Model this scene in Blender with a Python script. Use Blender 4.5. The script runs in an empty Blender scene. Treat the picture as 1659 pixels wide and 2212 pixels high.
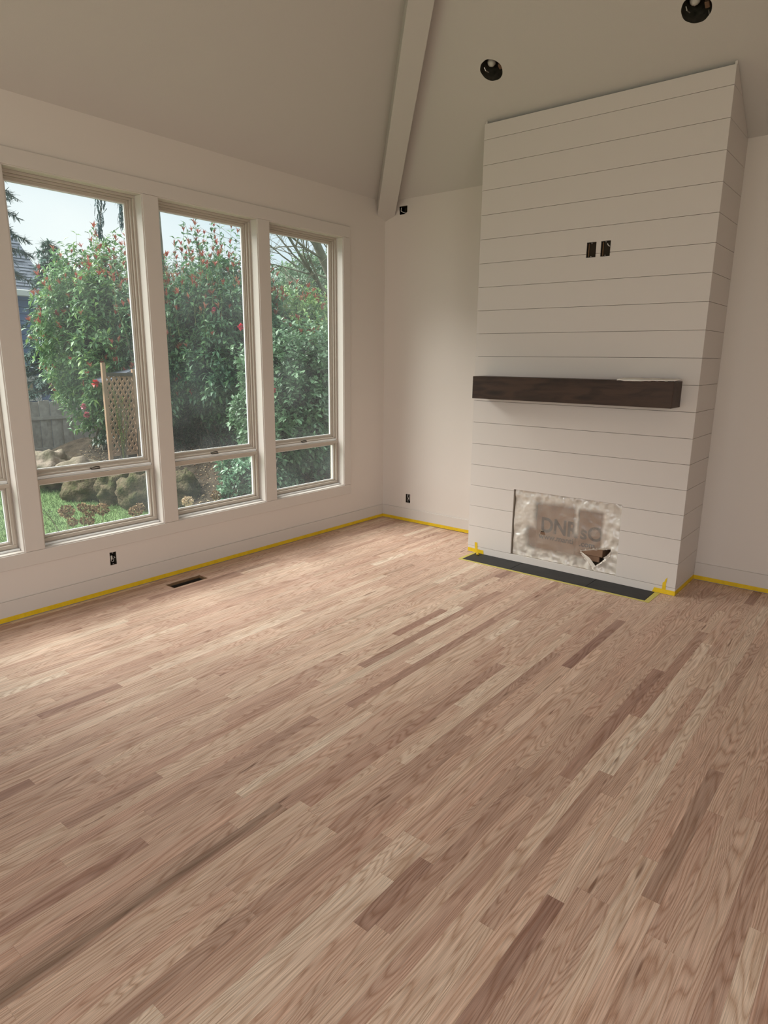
import bpy, bmesh, math, random
import numpy as np
from mathutils import Vector, Matrix, noise as mnoise
from mathutils.geometry import tessellate_polygon
sc = bpy.context.scene
COL = sc.collection
RND = random.Random(7)
NR = np.random.RandomState(11)

# ------------------------------------------------------------------ camera
CAM = Vector((4.1377, -5.1142, 1.5984))
CR = Vector((0.77746, 0.62887, 0.00913)); CU = Vector((-0.15154, 0.17321, 0.97316)); CF = Vector((-0.61041, 0.75797, -0.22996))
FPX = 1413.27
cd = bpy.data.cameras.new('camera'); cam = bpy.data.objects.new('camera', cd); COL.objects.link(cam)
cd.sensor_fit = 'HORIZONTAL'; cd.sensor_width = 36.0; cd.lens = FPX / 1659 * 36.0; cd.clip_start = 0.02; cd.clip_end = 200
mw = Matrix.Identity(4)
for i, a in enumerate((CR, CU, -CF)):
    for j in range(3): mw[j][i] = a[j]
mw.translation = CAM
cam.matrix_world = mw
sc.camera = cam

# ------------------------------------------------------------------ sky, sun, fill lamps, exposure
sc.view_settings.view_transform = 'Standard'; sc.view_settings.look = 'None'
sc.view_settings.gamma = 1.0; sc.view_settings.use_curve_mapping = False
sc.view_settings.exposure = 0.27
W = bpy.data.worlds.new('overcast_sky'); sc.world = W; W.use_nodes = True
wn = W.node_tree; wn.nodes.clear()
def N(t, ty, **kw):
    n = t.nodes.new(ty)
    for k, v in kw.items():
        if k in n.inputs.keys() if isinstance(k, str) else False: n.inputs[k].default_value = v
        else: setattr(n, k, v)
    return n
wo = N(wn, 'ShaderNodeOutputWorld'); wb = N(wn, 'ShaderNodeBackground'); wtc = N(wn, 'ShaderNodeTexCoord')
wns = N(wn, 'ShaderNodeTexNoise'); wns.inputs['Scale'].default_value = 2.2; wns.inputs['Detail'].default_value = 3
wr = N(wn, 'ShaderNodeValToRGB')
wr.color_ramp.elements[0].position = .38; wr.color_ramp.elements[0].color = (.58, .72, .81, 1)
wr.color_ramp.elements[1].position = .62; wr.color_ramp.elements[1].color = (.84, .885, .90, 1)
wn.links.new(wtc.outputs['Generated'], wns.inputs['Vector']); wn.links.new(wns.outputs['Fac'], wr.inputs['Fac'])
wn.links.new(wr.outputs['Color'], wb.inputs['Color']); wb.inputs['Strength'].default_value = 1.0
wn.links.new(wb.outputs['Background'], wo.inputs['Surface'])
def light(name, ty, energy, color, loc=(0, 0, 0), direction=(0, 0, -1), **kw):
    l = bpy.data.lights.new(name, ty); l.energy = energy; l.color = color
    for k, v in kw.items(): setattr(l, k, v)
    o = bpy.data.objects.new(name, l); COL.objects.link(o); o.location = loc
    o.rotation_euler = Vector(direction).to_track_quat('-Z', 'Y').to_euler()
    return o
SUN_DIR = Vector((0.54, 0.40, -0.74))
light('hazy_sun', 'SUN', 8.2, (1.0, .985, .95), (-10, -4, 12), SUN_DIR, angle=math.radians(55))
# added fill lamps for light from unseen openings behind and beside the camera
light('daylight_patio_door', 'AREA', 44, (1.0, .98, .96), (3.2, -8.25, 1.35), (-0.05, 1, -0.03), shape='RECTANGLE', size=4.4, size_y=2.2)
light('daylight_side_door', 'AREA', 68, (1.0, .97, .93), (6.5, -5.4, 1.9), (-.8, -.05, -.75), shape='RECTANGLE', size=2.2, size_y=2.0)

# ------------------------------------------------------------------ helpers
class MB:
    def __init__(s): s.v = []; s.f = []; s.m = []
    def box(s, x0, x1, y0, y1, z0, z1, m=0):
        x0, x1 = sorted((x0, x1)); y0, y1 = sorted((y0, y1)); z0, z1 = sorted((z0, z1))
        b = len(s.v)
        s.v += [(x0,y0,z0),(x1,y0,z0),(x1,y1,z0),(x0,y1,z0),(x0,y0,z1),(x1,y0,z1),(x1,y1,z1),(x0,y1,z1)]
        s.f += [(b,b+3,b+2,b+1),(b+4,b+5,b+6,b+7),(b,b+1,b+5,b+4),(b+1,b+2,b+6,b+5),(b+2,b+3,b+7,b+6),(b+3,b,b+4,b+7)]
        s.m += [m]*6; return s
    def quad(s, a, b, c, d, m=0):
        n = len(s.v); s.v += [tuple(a), tuple(b), tuple(c), tuple(d)]; s.f.append((n,n+1,n+2,n+3)); s.m.append(m); return s
    def prism(s, poly, vec, m=0):
        """poly: list of 3D points (planar); extruded by vec"""
        n = len(s.v); k = len(poly); vec = Vector(vec)
        s.v += [tuple(p) for p in poly] + [tuple(Vector(p)+vec) for p in poly]
        s.f += [tuple(range(n+k-1, n-1, -1)), tuple(range(n+k, n+2*k))]
        s.f += [(n+i, n+(i+1)%k, n+k+(i+1)%k, n+k+i) for i in range(k)]
        s.m += [m]*(k+2); return s
    def tube(s, pts, r, seg=6, m=0, r1=None, cap=True):
        pts = [Vector(p) for p in pts]; k = len(pts); b = len(s.v); ref = None
        for i, p in enumerate(pts):
            t = (pts[min(i+1,k-1)]-pts[max(i-1,0)])
            t = t.normalized() if t.length > 1e-9 else Vector((0,0,1))
            if ref is None: ref = Vector((0,0,1)) if abs(t.z) < .9 else Vector((1,0,0))
            a = t.cross(ref).normalized(); c = t.cross(a).normalized(); ref = c.cross(t).normalized() if False else ref
            rr = (r + (r1-r)*i/(k-1)) if r1 is not None and k > 1 else r
            for j in range(seg):
                an = 2*math.pi*j/seg
                s.v.append(tuple(p + (a*math.cos(an)+c*math.sin(an))*rr))
        for i in range(k-1):
            for j in range(seg):
                q = b+i*seg; s.f.append((q+j, q+(j+1)%seg, q+seg+(j+1)%seg, q+seg+j)); s.m.append(m)
        if cap:
            s.f.append(tuple(b+j for j in range(seg-1,-1,-1))); s.f.append(tuple(b+(k-1)*seg+j for j in range(seg))); s.m += [m,m]
        return s
    def ball(s, c, r, sub=1, sq=(1,1,1), amp=0, seed=0, m=0):
        bm = bmesh.new(); bmesh.ops.create_icosphere(bm, subdivisions=sub, radius=1)
        b = len(s.v)
        for v in bm.verts:
            d = v.co.normalized()
            k = 1+amp*mnoise.noise(d*2.1+Vector((seed*3.7,seed*1.3,0)))+amp*.5*mnoise.noise(d*5+Vector((seed,0,seed*2.2)))
            s.v.append((c[0]+d.x*r*sq[0]*k, c[1]+d.y*r*sq[1]*k, c[2]+d.z*r*sq[2]*k))
        for f in bm.faces: s.f.append(tuple(b+v.index for v in f.verts)); s.m.append(m)
        bm.free(); return s
def whereis(o):
    p = Vector((0,0,0))
    while o: p += o.location; o = o.parent
    return p
def obj(name, mb, mats, parent=None, smooth=False, bevel=0, seg=1, **props):
    me = bpy.data.meshes.new(name)
    off = whereis(parent)
    vs = [(v[0]-off.x, v[1]-off.y, v[2]-off.z) for v in mb.v] if off.length > 0 else mb.v
    me.from_pydata(vs, [], mb.f)
    if not isinstance(mats, (list, tuple)): mats = [mats]
    for m in mats: me.materials.append(m)
    if any(mb.m): me.polygons.foreach_set('material_index', mb.m)
    if smooth: me.polygons.foreach_set('use_smooth', [True]*len(me.polygons))
    me.update()
    if smooth == 'auto':
        me.set_sharp_from_angle(angle=math.radians(40))
    o = bpy.data.objects.new(name, me); COL.objects.link(o); o.parent = parent
    if bevel:
        md = o.modifiers.new('bevel', 'BEVEL'); md.width = bevel; md.segments = seg; md.limit_method = 'ANGLE'
    for k, v in props.items(): o[k] = v
    return o
def tag(o, label=None, cat=None, group=None, kind=None):
    if label: o['label'] = label
    if cat: o['category'] = cat
    if group: o['group'] = group
    if kind: o['kind'] = kind
    return o
def empty(name, loc, label=None, cat=None, group=None, kind=None):
    o = bpy.data.objects.new(name, None); COL.objects.link(o); o.location = loc; o.empty_display_size = .1
    return tag(o, label, cat, group, kind)
def at(u, v, x):
    """world point on the plane X = x along the sight line of a photo pixel (used only to read off garden positions)"""
    d = CF + CR*((u-829.5)/FPX) + CU*((1106-v)/FPX)
    return CAM + d*((x-CAM.x)/d.x)

# ------------------------------------------------------------------ materials
def mat(name, color, rough=.6, spec=.5, bump=None, vary=None, metal=0, **kw):
    m = bpy.data.materials.new(name); m.use_nodes = True; t = m.node_tree; b = t.nodes['Principled BSDF']
    b.inputs['Base Color'].default_value = (*color, 1); b.inputs['Roughness'].default_value = rough
    b.inputs['Specular IOR Level'].default_value = spec; b.inputs['Metallic'].default_value = metal
    tc = N(t, 'ShaderNodeTexCoord')
    if vary:
        c2, scale, detail = vary
        n = N(t, 'ShaderNodeTexNoise'); n.inputs['Scale'].default_value = scale; n.inputs['Detail'].default_value = detail
        r = N(t, 'ShaderNodeValToRGB'); r.color_ramp.elements[0].position = .3; r.color_ramp.elements[1].position = .7
        r.color_ramp.elements[0].color = (*color, 1); r.color_ramp.elements[1].color = (*c2, 1)
        t.links.new(tc.outputs['Object'], n.inputs['Vector']); t.links.new(n.outputs['Fac'], r.inputs['Fac']); t.links.new(r.outputs['Color'], b.inputs['Base Color'])
    if bump:
        scale, st, dist = bump
        n = N(t, 'ShaderNodeTexNoise'); n.inputs['Scale'].default_value = scale; n.inputs['Detail'].default_value = 3
        bp = N(t, 'ShaderNodeBump'); bp.inputs['Strength'].default_value = st; bp.inputs['Distance'].default_value = dist
        t.links.new(tc.outputs['Object'], n.inputs['Vector']); t.links.new(n.outputs['Fac'], bp.inputs['Height']); t.links.new(bp.outputs['Normal'], b.inputs['Normal'])
    for k, v in kw.items(): b.inputs[k].default_value = v
    return m
M = {}
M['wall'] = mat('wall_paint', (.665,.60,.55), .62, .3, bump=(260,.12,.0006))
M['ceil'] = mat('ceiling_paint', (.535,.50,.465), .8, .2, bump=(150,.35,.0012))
M['trim'] = mat('trim_paint', (.62,.565,.52), .45, .4, bump=(90,.05,.0004))
M['ship'] = mat('shiplap_paint', (.625,.57,.53), .5, .35, bump=(120,.06,.0004))
M['dark'] = mat('dark_gap', (.035,.028,.02), .9, .05)  # near-black colour paints in the shade of grooves and gaps
M['vinyl'] = mat('window_frame_metal', (.47,.41,.35), .38, .5, bump=(60,.05,.0004))  # tan copy of the frame, its shaded look put into the colour
M['vinyl_white'] = mat('window_frame_white', (.76,.76,.75), .35, .5)  # white copy of the same frame, painted lighter where light catches it
M['nickel'] = mat('worn_nickel', (.55,.52,.48), .3, .5, metal=.9, vary=((.3,.27,.22),60,2))
M['tape'] = mat('yellow_tape', (.66,.43,.008), .55, .3, vary=((.74,.50,.02),30,2))
M['tape_green'] = mat('yellow_tape_thin', (.50,.42,.09), .5, .3, vary=((.58,.50,.14),50,2))
M['tile'] = mat('charcoal_slate_tile', (.020,.019,.019), .6, .3, vary=((.032,.030,.029),7,4), bump=(40,.25,.001))
M['grout'] = mat('dark_grout', (.012,.012,.012), .9, .1)
M['box_dark'] = mat('electrical_box_plastic', (.035,.028,.02), .6, .3)
M['cable'] = mat('white_cable', (.62,.58,.54), .45, .4)
M['cable_grey'] = mat('grey_wire', (.22,.20,.19), .5, .4)
M['stud'] = mat('stud_wood', (.18,.10,.05), .8, .2, vary=((.26,.16,.09),20,3))
M['can'] = mat('light_can_metal', (.10,.09,.07), .45, .4, metal=.4, vary=((.045,.04,.03),25,3))
M['bulb'] = mat('socket_porcelain', (.55,.52,.46), .35, .5)
M['rust'] = mat('rusty_bracket', (.16,.09,.055), .6, .3)
M['duct'] = mat('galvanised_duct', (.10,.085,.07), .5, .3, metal=.5)
M['cloth'] = mat('white_cotton_rag', (.80,.77,.72), .85, .1, bump=(300,.3,.0008))
M['cardboard'] = mat('brown_cardboard', (.22,.13,.085), .8, .1, vary=((.29,.18,.12),9,3))
M['ink'] = mat('cardboard_ink', (.05,.042,.04), .8, .1)
M['firebox'] = mat('firebox_liner', (.42,.35,.27), .7, .2, vary=((.50,.43,.34),6,3))
M['under'] = mat('subfloor', (.06,.04,.03), .9, .1)

def mantel_mat():
    m = mat('dark_stained_pine', (.05,.03,.02), .5, .35); t = m.node_tree; b = t.nodes['Principled BSDF']
    tc = N(t,'ShaderNodeTexCoord'); mp = N(t,'ShaderNodeMapping'); mp.inputs['Scale'].default_value = (1.6,8,8)
    v = N(t,'ShaderNodeTexVoronoi'); v.inputs['Scale'].default_value = 1.1
    n = N(t,'ShaderNodeTexNoise'); n.inputs['Scale'].default_value = 2.3; n.inputs['Detail'].default_value = 5; n.inputs['Distortion'].default_value = 1.2
    w = N(t,'ShaderNodeTexWave'); w.wave_type='RINGS'; w.inputs['Scale'].default_value=1.3; w.inputs['Distortion'].default_value=5; w.inputs['Detail'].default_value=3
    mx = N(t,'ShaderNodeMath', operation='MULTIPLY'); r = N(t,'ShaderNodeValToRGB')
    r.color_ramp.elements[0].position=.12; r.color_ramp.elements[0].color=(.008,.005,.003,1); r.color_ramp.elements[1].position=.66; r.color_ramp.elements[1].color=(.058,.031,.020,1)
    L=t.links.new
    L(tc.outputs['Object'],mp.inputs['Vector']); L(mp.outputs['Vector'],n.inputs['Vector']); L(mp.outputs['Vector'],v.inputs['Vector']); L(mp.outputs['Vector'],w.inputs['Vector'])
    a = N(t,'ShaderNodeMath', operation='ADD'); a.use_clamp=True
    k = N(t,'ShaderNodeMapRange'); k.inputs['From Min'].default_value=.03; k.inputs['From Max'].default_value=.22; L(v.outputs['Distance'],k.inputs['Value'])
    s2 = N(t,'ShaderNodeMath', operation='MULTIPLY'); s2.inputs[1].default_value=.10; L(w.outputs['Fac'],s2.inputs[0])
    L(n.outputs['Fac'],a.inputs[0]); L(s2.outputs[0],a.inputs[1]); L(a.outputs[0],mx.inputs[0]); L(k.outputs['Result'],mx.inputs[1]); L(mx.outputs[0],r.inputs['Fac']); L(r.outputs['Color'],b.inputs['Base Color'])
    bp = N(t,'ShaderNodeBump'); bp.inputs['Strength'].default_value=.3; bp.inputs['Distance'].default_value=.002; L(n.outputs['Fac'],bp.inputs['Height']); L(bp.outputs['Normal'],b.inputs['Normal'])
    return m
M['mantel'] = mantel_mat()

def oak_mat():
    """sanded red oak; a per-plank attribute 'seed' = (tone, seed a, seed b, grey streak) shifts grain and colour"""
    m = bpy.data.materials.new('sanded_red_oak'); m.use_nodes = True; t = m.node_tree; b = t.nodes['Principled BSDF']; L = t.links.new
    ge = N(t,'ShaderNodeNewGeometry'); at_ = N(t,'ShaderNodeAttribute'); at_.attribute_name = 'seed'
    sep = N(t,'ShaderNodeSeparateColor'); L(at_.outputs['Color'], sep.inputs['Color'])
    off = N(t,'ShaderNodeCombineXYZ')
    def mth(op, a, bb, clamp=False):
        n = N(t,'ShaderNodeMath', operation=op); n.use_clamp = clamp
        for i, x in enumerate((a, bb)):
            if x is None: continue
            if isinstance(x,(int,float)): n.inputs[i].default_value = x
            else: L(x, n.inputs[i])
        return n.outputs[0]
    L(mth('MULTIPLY', sep.outputs['Green'], 37), off.inputs[0]); L(mth('MULTIPLY', sep.outputs['Blue'], 51), off.inputs[1]); L(mth('MULTIPLY', sep.outputs['Green'], 23), off.inputs[2])
    add = N(t,'ShaderNodeVectorMath', operation='ADD'); L(ge.outputs['Position'], add.inputs[0]); L(off.outputs[0], add.inputs[1])
    def scaled(sx, sy, nm, detail, dist=0, rough=.5):
        mp = N(t,'ShaderNodeVectorMath', operation='MULTIPLY'); L(add.outputs[0], mp.inputs[0]); mp.inputs[1].default_value = (sx, sy, sx)
        n = N(t,'ShaderNodeTexNoise'); n.inputs['Scale'].default_value = 1; n.inputs['Detail'].default_value = detail; n.inputs['Distortion'].default_value = dist; n.inputs['Roughness'].default_value = rough
        L(mp.outputs[0], n.inputs['Vector']); return n.outputs['Fac']
    n1 = scaled(13, 1.1, 'rings', 1.4, .25, .5)
    k = mth('MULTIPLY', n1, mth('ADD', mth('MULTIPLY', sep.outputs['Blue'], 20), 11))
    fr = mth('FRACT', k, None)
    tri = mth('ABSOLUTE', mth('SUBTRACT', fr, .5), None)           # 0..0.5 dark growth-ring line at centre
    ring = mth('SUBTRACT', 1, mth('MULTIPLY', tri, 2.5), True)
    ring = mth('POWER', ring, 1.5)
    fib = scaled(420, 7, 'fibre', 2)
    pore = scaled(900, 22, 'pore', 1)
    prs = N(t,'ShaderNodeMapRange'); prs.inputs['From Min'].default_value=.60; prs.inputs['From Max'].default_value=.72; L(pore, prs.inputs['Value'])
    mott = scaled(9, 1.2, 'mott', 3)
    # tone ramp: red-brown / tan / blond
    rp = N(t,'ShaderNodeValToRGB'); e = rp.color_ramp.elements
    e[0].position = 0; e[0].color = (.34,.20,.155,1); e[1].position = 1; e[1].color = (.80,.66,.53,1)
    for pos, c in ((.25,(.49,.32,.245)),(.5,(.63,.44,.34)),(.75,(.71,.53,.41))):
        x = e.new(pos); x.color = (*c,1)
    tone = mth('ADD', sep.outputs['Red'], mth('MULTIPLY', mth('SUBTRACT', mott, .5), .55), True)
    L(tone, rp.inputs['Fac'])
    def mix(fac, c1, c2, blend='MIX'):
        n = N(t,'ShaderNodeMix', data_type='RGBA', blend_type=blend)
        for s, x in ((n.inputs[0], fac), (n.inputs[6], c1), (n.inputs[7], c2)):
            if isinstance(x,(int,float)): s.default_value = x
            elif isinstance(x, tuple): s.default_value = (*x,1)
            else: L(x, s)
        return n.outputs[2]
    c = mix(mth('MULTIPLY', ring, .72), rp.outputs['Color'], (.62,.50,.42), 'MULTIPLY')
    c = mix(mth('MULTIPLY', prs.outputs['Result'], mth('ADD', mth('MULTIPLY', ring, .45), .12)), c, (.45,.33,.26), 'MULTIPLY')
    fb = N(t,'ShaderNodeMapRange'); fb.inputs['From Min'].default_value=.3; fb.inputs['From Max'].default_value=.7; fb.inputs['To Min'].default_value=.74; fb.inputs['To Max'].default_value=1.18; L(fib, fb.inputs['Value'])
    c = mix(1.0, c, fb.outputs['Result'], 'MULTIPLY')
    # pink cast patches
    pk = scaled(3, .5, 'pink', 2)
    pm = N(t,'ShaderNodeMapRange'); pm.inputs['From Min'].default_value=.45; pm.inputs['From Max'].default_value=.7; L(pk, pm.inputs['Value'])
    c = mix(mth('MULTIPLY', pm.outputs['Result'], .5), c, (1.04,.93,.92), 'MULTIPLY')
    # sparse small knots / mineral streaks
    kn = scaled(28, 3.2, 'knot', 2)
    km = N(t,'ShaderNodeMapRange'); km.inputs['From Min'].default_value=.70; km.inputs['From Max'].default_value=.76; L(kn, km.inputs['Value'])
    c = mix(mth('MULTIPLY', km.outputs['Result'], .75), c, (.28,.19,.15), 'MULTIPLY')
    st = scaled(34, .9, 'streak', 3)
    sm = N(t,'ShaderNodeMapRange'); sm.inputs['From Min'].default_value=.36; sm.inputs['From Max'].default_value=.66; L(st, sm.inputs['Value'])
    c = mix(mth('MULTIPLY', sm.outputs['Result'], at_.outputs['Alpha']), c, (.50,.50,.47), 'MULTIPLY')
    L(c, b.inputs['Base Color'])
    b.inputs['Roughness'].default_value = .52; b.inputs['Specular IOR Level'].default_value = .38
    bp = N(t,'ShaderNodeBump'); bp.inputs['Strength'].default_value=.25; bp.inputs['Distance'].default_value=.0006
    L(mth('SUBTRACT', fib, mth('MULTIPLY', ring, .5)), bp.inputs['Height']); L(bp.outputs['Normal'], b.inputs['Normal'])
    return m
M['oak'] = oak_mat()

def glass_mat():
    m = bpy.data.materials.new('window_glass'); m.use_nodes = True; t = m.node_tree; t.nodes.clear(); L = t.links.new
    o = N(t,'ShaderNodeOutputMaterial'); tr = N(t,'ShaderNodeBsdfTransparent'); tr.inputs['Color'].default_value=(.96,.98,.97,1)
    gl = N(t,'ShaderNodeBsdfGlossy'); gl.inputs['Roughness'].default_value=.02; df = N(t,'ShaderNodeBsdfTranslucent'); df.inputs['Color'].default_value=(.8,.85,.87,1)
    lw = N(t,'ShaderNodeLayerWeight'); lw.inputs['Blend'].default_value=.5
    m1 = N(t,'ShaderNodeMixShader'); m2 = N(t,'ShaderNodeMixShader')
    tc = N(t,'ShaderNodeTexCoord'); n = N(t,'ShaderNodeTexNoise'); n.inputs['Scale'].default_value=2.2; n.inputs['Detail'].default_value=4
    r = N(t,'ShaderNodeMapRange'); r.inputs['From Min'].default_value=.35; r.inputs['From Max'].default_value=.75; r.inputs['To Min'].default_value=.008; r.inputs['To Max'].default_value=.030
    L(tc.outputs['Object'],n.inputs['Vector']); L(n.outputs['Fac'],r.inputs['Value']); L(r.outputs['Result'],m1.inputs[0]); L(tr.outputs[0],m1.inputs[1]); L(df.outputs[0],m1.inputs[2])
    pw = N(t,'ShaderNodeMath',operation='POWER'); pw.inputs[1].default_value=5; L(lw.outputs['Facing'],pw.inputs[0]); mm = N(t,'ShaderNodeMath',operation='MULTIPLY_ADD'); mm.inputs[1].default_value=.9; mm.inputs[2].default_value=.03; L(pw.outputs[0],mm.inputs[0])
    L(mm.outputs[0],m2.inputs[0]); L(m1.outputs[0],m2.inputs[1]); L(gl.outputs[0],m2.inputs[2]); L(m2.outputs[0],o.inputs['Surface'])
    return m
M['glass'] = glass_mat()
def plastic_mat():
    m = bpy.data.materials.new('milky_plastic_sheet'); m.use_nodes = True; t = m.node_tree; t.nodes.clear(); L = t.links.new
    o = N(t,'ShaderNodeOutputMaterial'); tr = N(t,'ShaderNodeBsdfTransparent'); df = N(t,'ShaderNodeBsdfDiffuse'); df.inputs['Color'].default_value=(.84,.765,.68,1)
    gl = N(t,'ShaderNodeBsdfGlossy'); gl.inputs['Roughness'].default_value=.28
    m1 = N(t,'ShaderNodeMixShader'); m2 = N(t,'ShaderNodeMixShader'); m2.inputs[0].default_value=.14
    at_ = N(t,'ShaderNodeAttribute'); at_.attribute_name='away'
    tc = N(t,'ShaderNodeTexCoord'); n = N(t,'ShaderNodeTexNoise'); n.inputs['Scale'].default_value=9; n.inputs['Detail'].default_value=5
    a = N(t,'ShaderNodeMath',operation='MULTIPLY_ADD'); a.inputs[1].default_value=.62; a.inputs[2].default_value=.10; a.use_clamp=True
    b2 = N(t,'ShaderNodeMath',operation='MULTIPLY_ADD'); b2.inputs[1].default_value=.3; b2.inputs[2].default_value=-.15
    c2 = N(t,'ShaderNodeMath',operation='ADD'); c2.use_clamp=True
    L(tc.outputs['Object'],n.inputs['Vector']); L(n.outputs['Fac'],b2.inputs[0]); L(at_.outputs['Fac'],a.inputs[0]); L(a.outputs[0],c2.inputs[0]); L(b2.outputs[0],c2.inputs[1])
    L(c2.outputs[0],m1.inputs[0]); L(tr.outputs[0],m1.inputs[1]); L(df.outputs[0],m1.inputs[2]); L(m1.outputs[0],m2.inputs[1]); L(gl.outputs[0],m2.inputs[2]); L(m2.outputs[0],o.inputs['Surface'])
    return m
M['plastic'] = plastic_mat()
def leaf_mat(name, rough=.33, spec=.6, trans=.25):
    m = bpy.data.materials.new(name); m.use_nodes = True; t = m.node_tree; b = t.nodes['Principled BSDF']; L = t.links.new
    a = N(t,'ShaderNodeAttribute'); a.attribute_name = 'col'
    L(a.outputs['Color'], b.inputs['Base Color']); b.inputs['Roughness'].default_value = rough; b.inputs['Specular IOR Level'].default_value = spec
    tl = N(t,'ShaderNodeBsdfTranslucent'); L(a.outputs['Color'], tl.inputs['Color']); mx = N(t,'ShaderNodeMixShader'); mx.inputs[0].default_value = trans
    L(b.outputs[0], mx.inputs[1]); L(tl.outputs[0], mx.inputs[2]); L(mx.outputs[0], t.nodes['Material Output'].inputs['Surface'])
    return m
M['leaf'] = leaf_mat('glossy_leaf'); M['needle'] = leaf_mat('conifer_needle', .7, .2, .05); M['dry'] = leaf_mat('dry_petal', .8, .1, .15)
M['bark'] = mat('grey_bark', (.13,.11,.085), .9, .1, vary=((.22,.20,.16),14,4), bump=(30,.6,.01))
M['moss_bark'] = mat('mossy_bare_bark', (.24,.23,.17), .9, .1, vary=((.15,.14,.11),10,4))
M['twig'] = mat('green_twig', (.22,.24,.10), .7, .2)
M['soil'] = mat('garden_soil', (.035,.027,.02), .95, .05, vary=((.08,.062,.045),6,5), bump=(25,.8,.03))
M['lawn'] = mat('lawn_turf', (.11,.18,.065), .9, .1, vary=((.15,.22,.09),5,5), bump=(60,.7,.02))
M['rock_moss'] = mat('mossy_boulder', (.16,.115,.08), .9, .1, vary=((.045,.055,.018),5.5,7), bump=(22,1,.05))
M['rock_pink'] = mat('pinkish_sandstone', (.30,.235,.19), .85, .15, vary=((.17,.155,.10),4,5), bump=(12,.9,.03))
M['fence'] = mat('weathered_grey_wood', (.32,.29,.265), .85, .1, vary=((.46,.42,.385),9,4), bump=(30,.5,.004))
M['cedar'] = mat('cedar_lattice_wood', (.42,.255,.165), .8, .15, vary=((.33,.225,.16),6,4))
M['cedar_grey'] = mat('aged_rail_wood', (.10,.085,.07), .85, .1)
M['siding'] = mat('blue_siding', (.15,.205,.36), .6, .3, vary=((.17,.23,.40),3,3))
M['siding_dark'] = mat('blue_siding_shaded_trim', (.05,.065,.12), .7, .2)  # darker blue for backing wall, belt trim and roof deck
M['shingle'] = mat('grey_roof_shingle', (.13,.145,.18), .9, .15, vary=((.20,.215,.255),2.2,4))
M['white_trim'] = mat('white_house_trim', (.72,.72,.70), .5, .3)
M['blind'] = mat('tan_roller_blind', (.42,.33,.21), .8, .1)
M['pane_dark'] = mat('dark_house_pane', (.05,.045,.045), .2, .6)

# ------------------------------------------------------------------ room shell
H = 3.0; SL = 0.6287; RX = 6.6; RY = -8.4
X0, X1, DEP = 1.340, 3.019, 0.4995
def wall_plane(name, org, du, dv, nout, su, sv, holes, thick, m, rev=None, reveal_depth=None):
    """rectangular wall with rectangular holes: inner face quads, reveals and outer face; du,dv unit axes, nout points away from the room"""
    holes = [(h[0],h[1],h[2]-org[2],h[3]-org[2]) for h in holes]; sv -= org[2]
    us = sorted(set([0, su] + [h[0] for h in holes] + [h[1] for h in holes])); vs = sorted(set([0, sv] + [h[2] for h in holes] + [h[3] for h in holes]))
    mb = MB(); org = Vector(org); du = Vector(du); dv = Vector(dv); no = Vector(nout)
    def inh(i, j):
        if i < 0 or j < 0 or i >= len(us)-1 or j >= len(vs)-1: return None
        cu, cv = (us[i]+us[i+1])/2, (vs[j]+vs[j+1])/2
        return any(h[0] < cu < h[1] and h[2] < cv < h[3] for h in holes)
    P = lambda u, v, d=0: org + du*u + dv*v + no*d
    for i in range(len(us)-1):
        for j in range(len(vs)-1):
            if inh(i, j): continue
            a, b, c, d = us[i], us[i+1], vs[j], vs[j+1]
            mb.quad(P(a,c), P(b,c), P(b,d), P(a,d)); mb.quad(P(a,c,thick), P(a,d,thick), P(b,d,thick), P(b,c,thick))
            for (ni, nj, e) in ((i-1,j,((a,c),(a,d))), (i+1,j,((b,c),(b,d))), (i,j-1,((a,c),(b,c))), (i,j+1,((a,d),(b,d)))):
                if inh(ni, nj) in (True, None):
                    (p0, q0), (p1, q1) = e; mb.quad(P(p0,q0), P(p1,q1), P(p1,q1,thick), P(p0,q0,thick))
    return obj(name, mb, m, kind='structure')
WINS = [(-4.341,-3.501), (-3.373,-2.533), (-2.405,-1.565), (-1.437,-.597)]
WZ0, WZ1 = .417, 2.615
J = .018
hl = [(-y1-J, -y0+J, WZ0-J, WZ1+J) for y0, y1 in WINS] + [(2.910, 2.958, .193, .284)]
wall_plane('wall_left', (0,0,-.1), (0,-1,0), (0,0,1), (-1,0,0), -RY, 3.1, hl, .17, M['wall'])
hb = [(.295, .351, .188, .276), (.168, .258, 2.872, 2.942)]
wall_plane('wall_back', (0,0,-.1), (1,0,0), (0,0,1), (0,1,0), RX, 3.1, hb, .17, M['wall'])
wall_plane('wall_right', (RX,0,-.1), (0,-1,0), (0,0,1), (1,0,0), -RY, 3.1, [(4.4,6.8,.0,2.3)], .17, M['wall'])
wall_plane('wall_front', (0,RY,-.1), (1,0,0), (0,0,1), (0,-1,0), RX, 3.1, [(.9,5.5,.15,2.55)], .17, M['wall'])

DL = [Vector((1.549,-.787,0)), Vector((2.846,-.788,0))]
for d in DL: d.z = H - SL*d.y
def ceil_poly(pts, holes=()):
    mb = MB(); loops = [[Vector(p) for p in pts]] + [[Vector(p) for p in h] for h in holes]
    n = len(mb.v)
    for lp in loops: mb.v += [tuple(p) for p in lp]
    for t in tessellate_polygon(loops): mb.f.append(tuple(n+i for i in t)); mb.m.append(0)
    return mb
def zA(x): return H+SL*x
E_ = .3; rz = H+SL*RX/2; hx = RX/2
c0=(-E_,E_,H-SL*E_); c1=(RX+E_,E_,H-SL*E_); c2=(RX+E_,RY-E_,H-SL*E_); c3=(-E_,RY-E_,H-SL*E_); r0=(hx,-hx,rz); r1=(hx,RY+hx,rz)
NB = Vector((0,SL,1)).normalized(); TB = Vector((0,-1,SL)).normalized(); TX = Vector((1,0,0))
hole_loops = []
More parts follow.
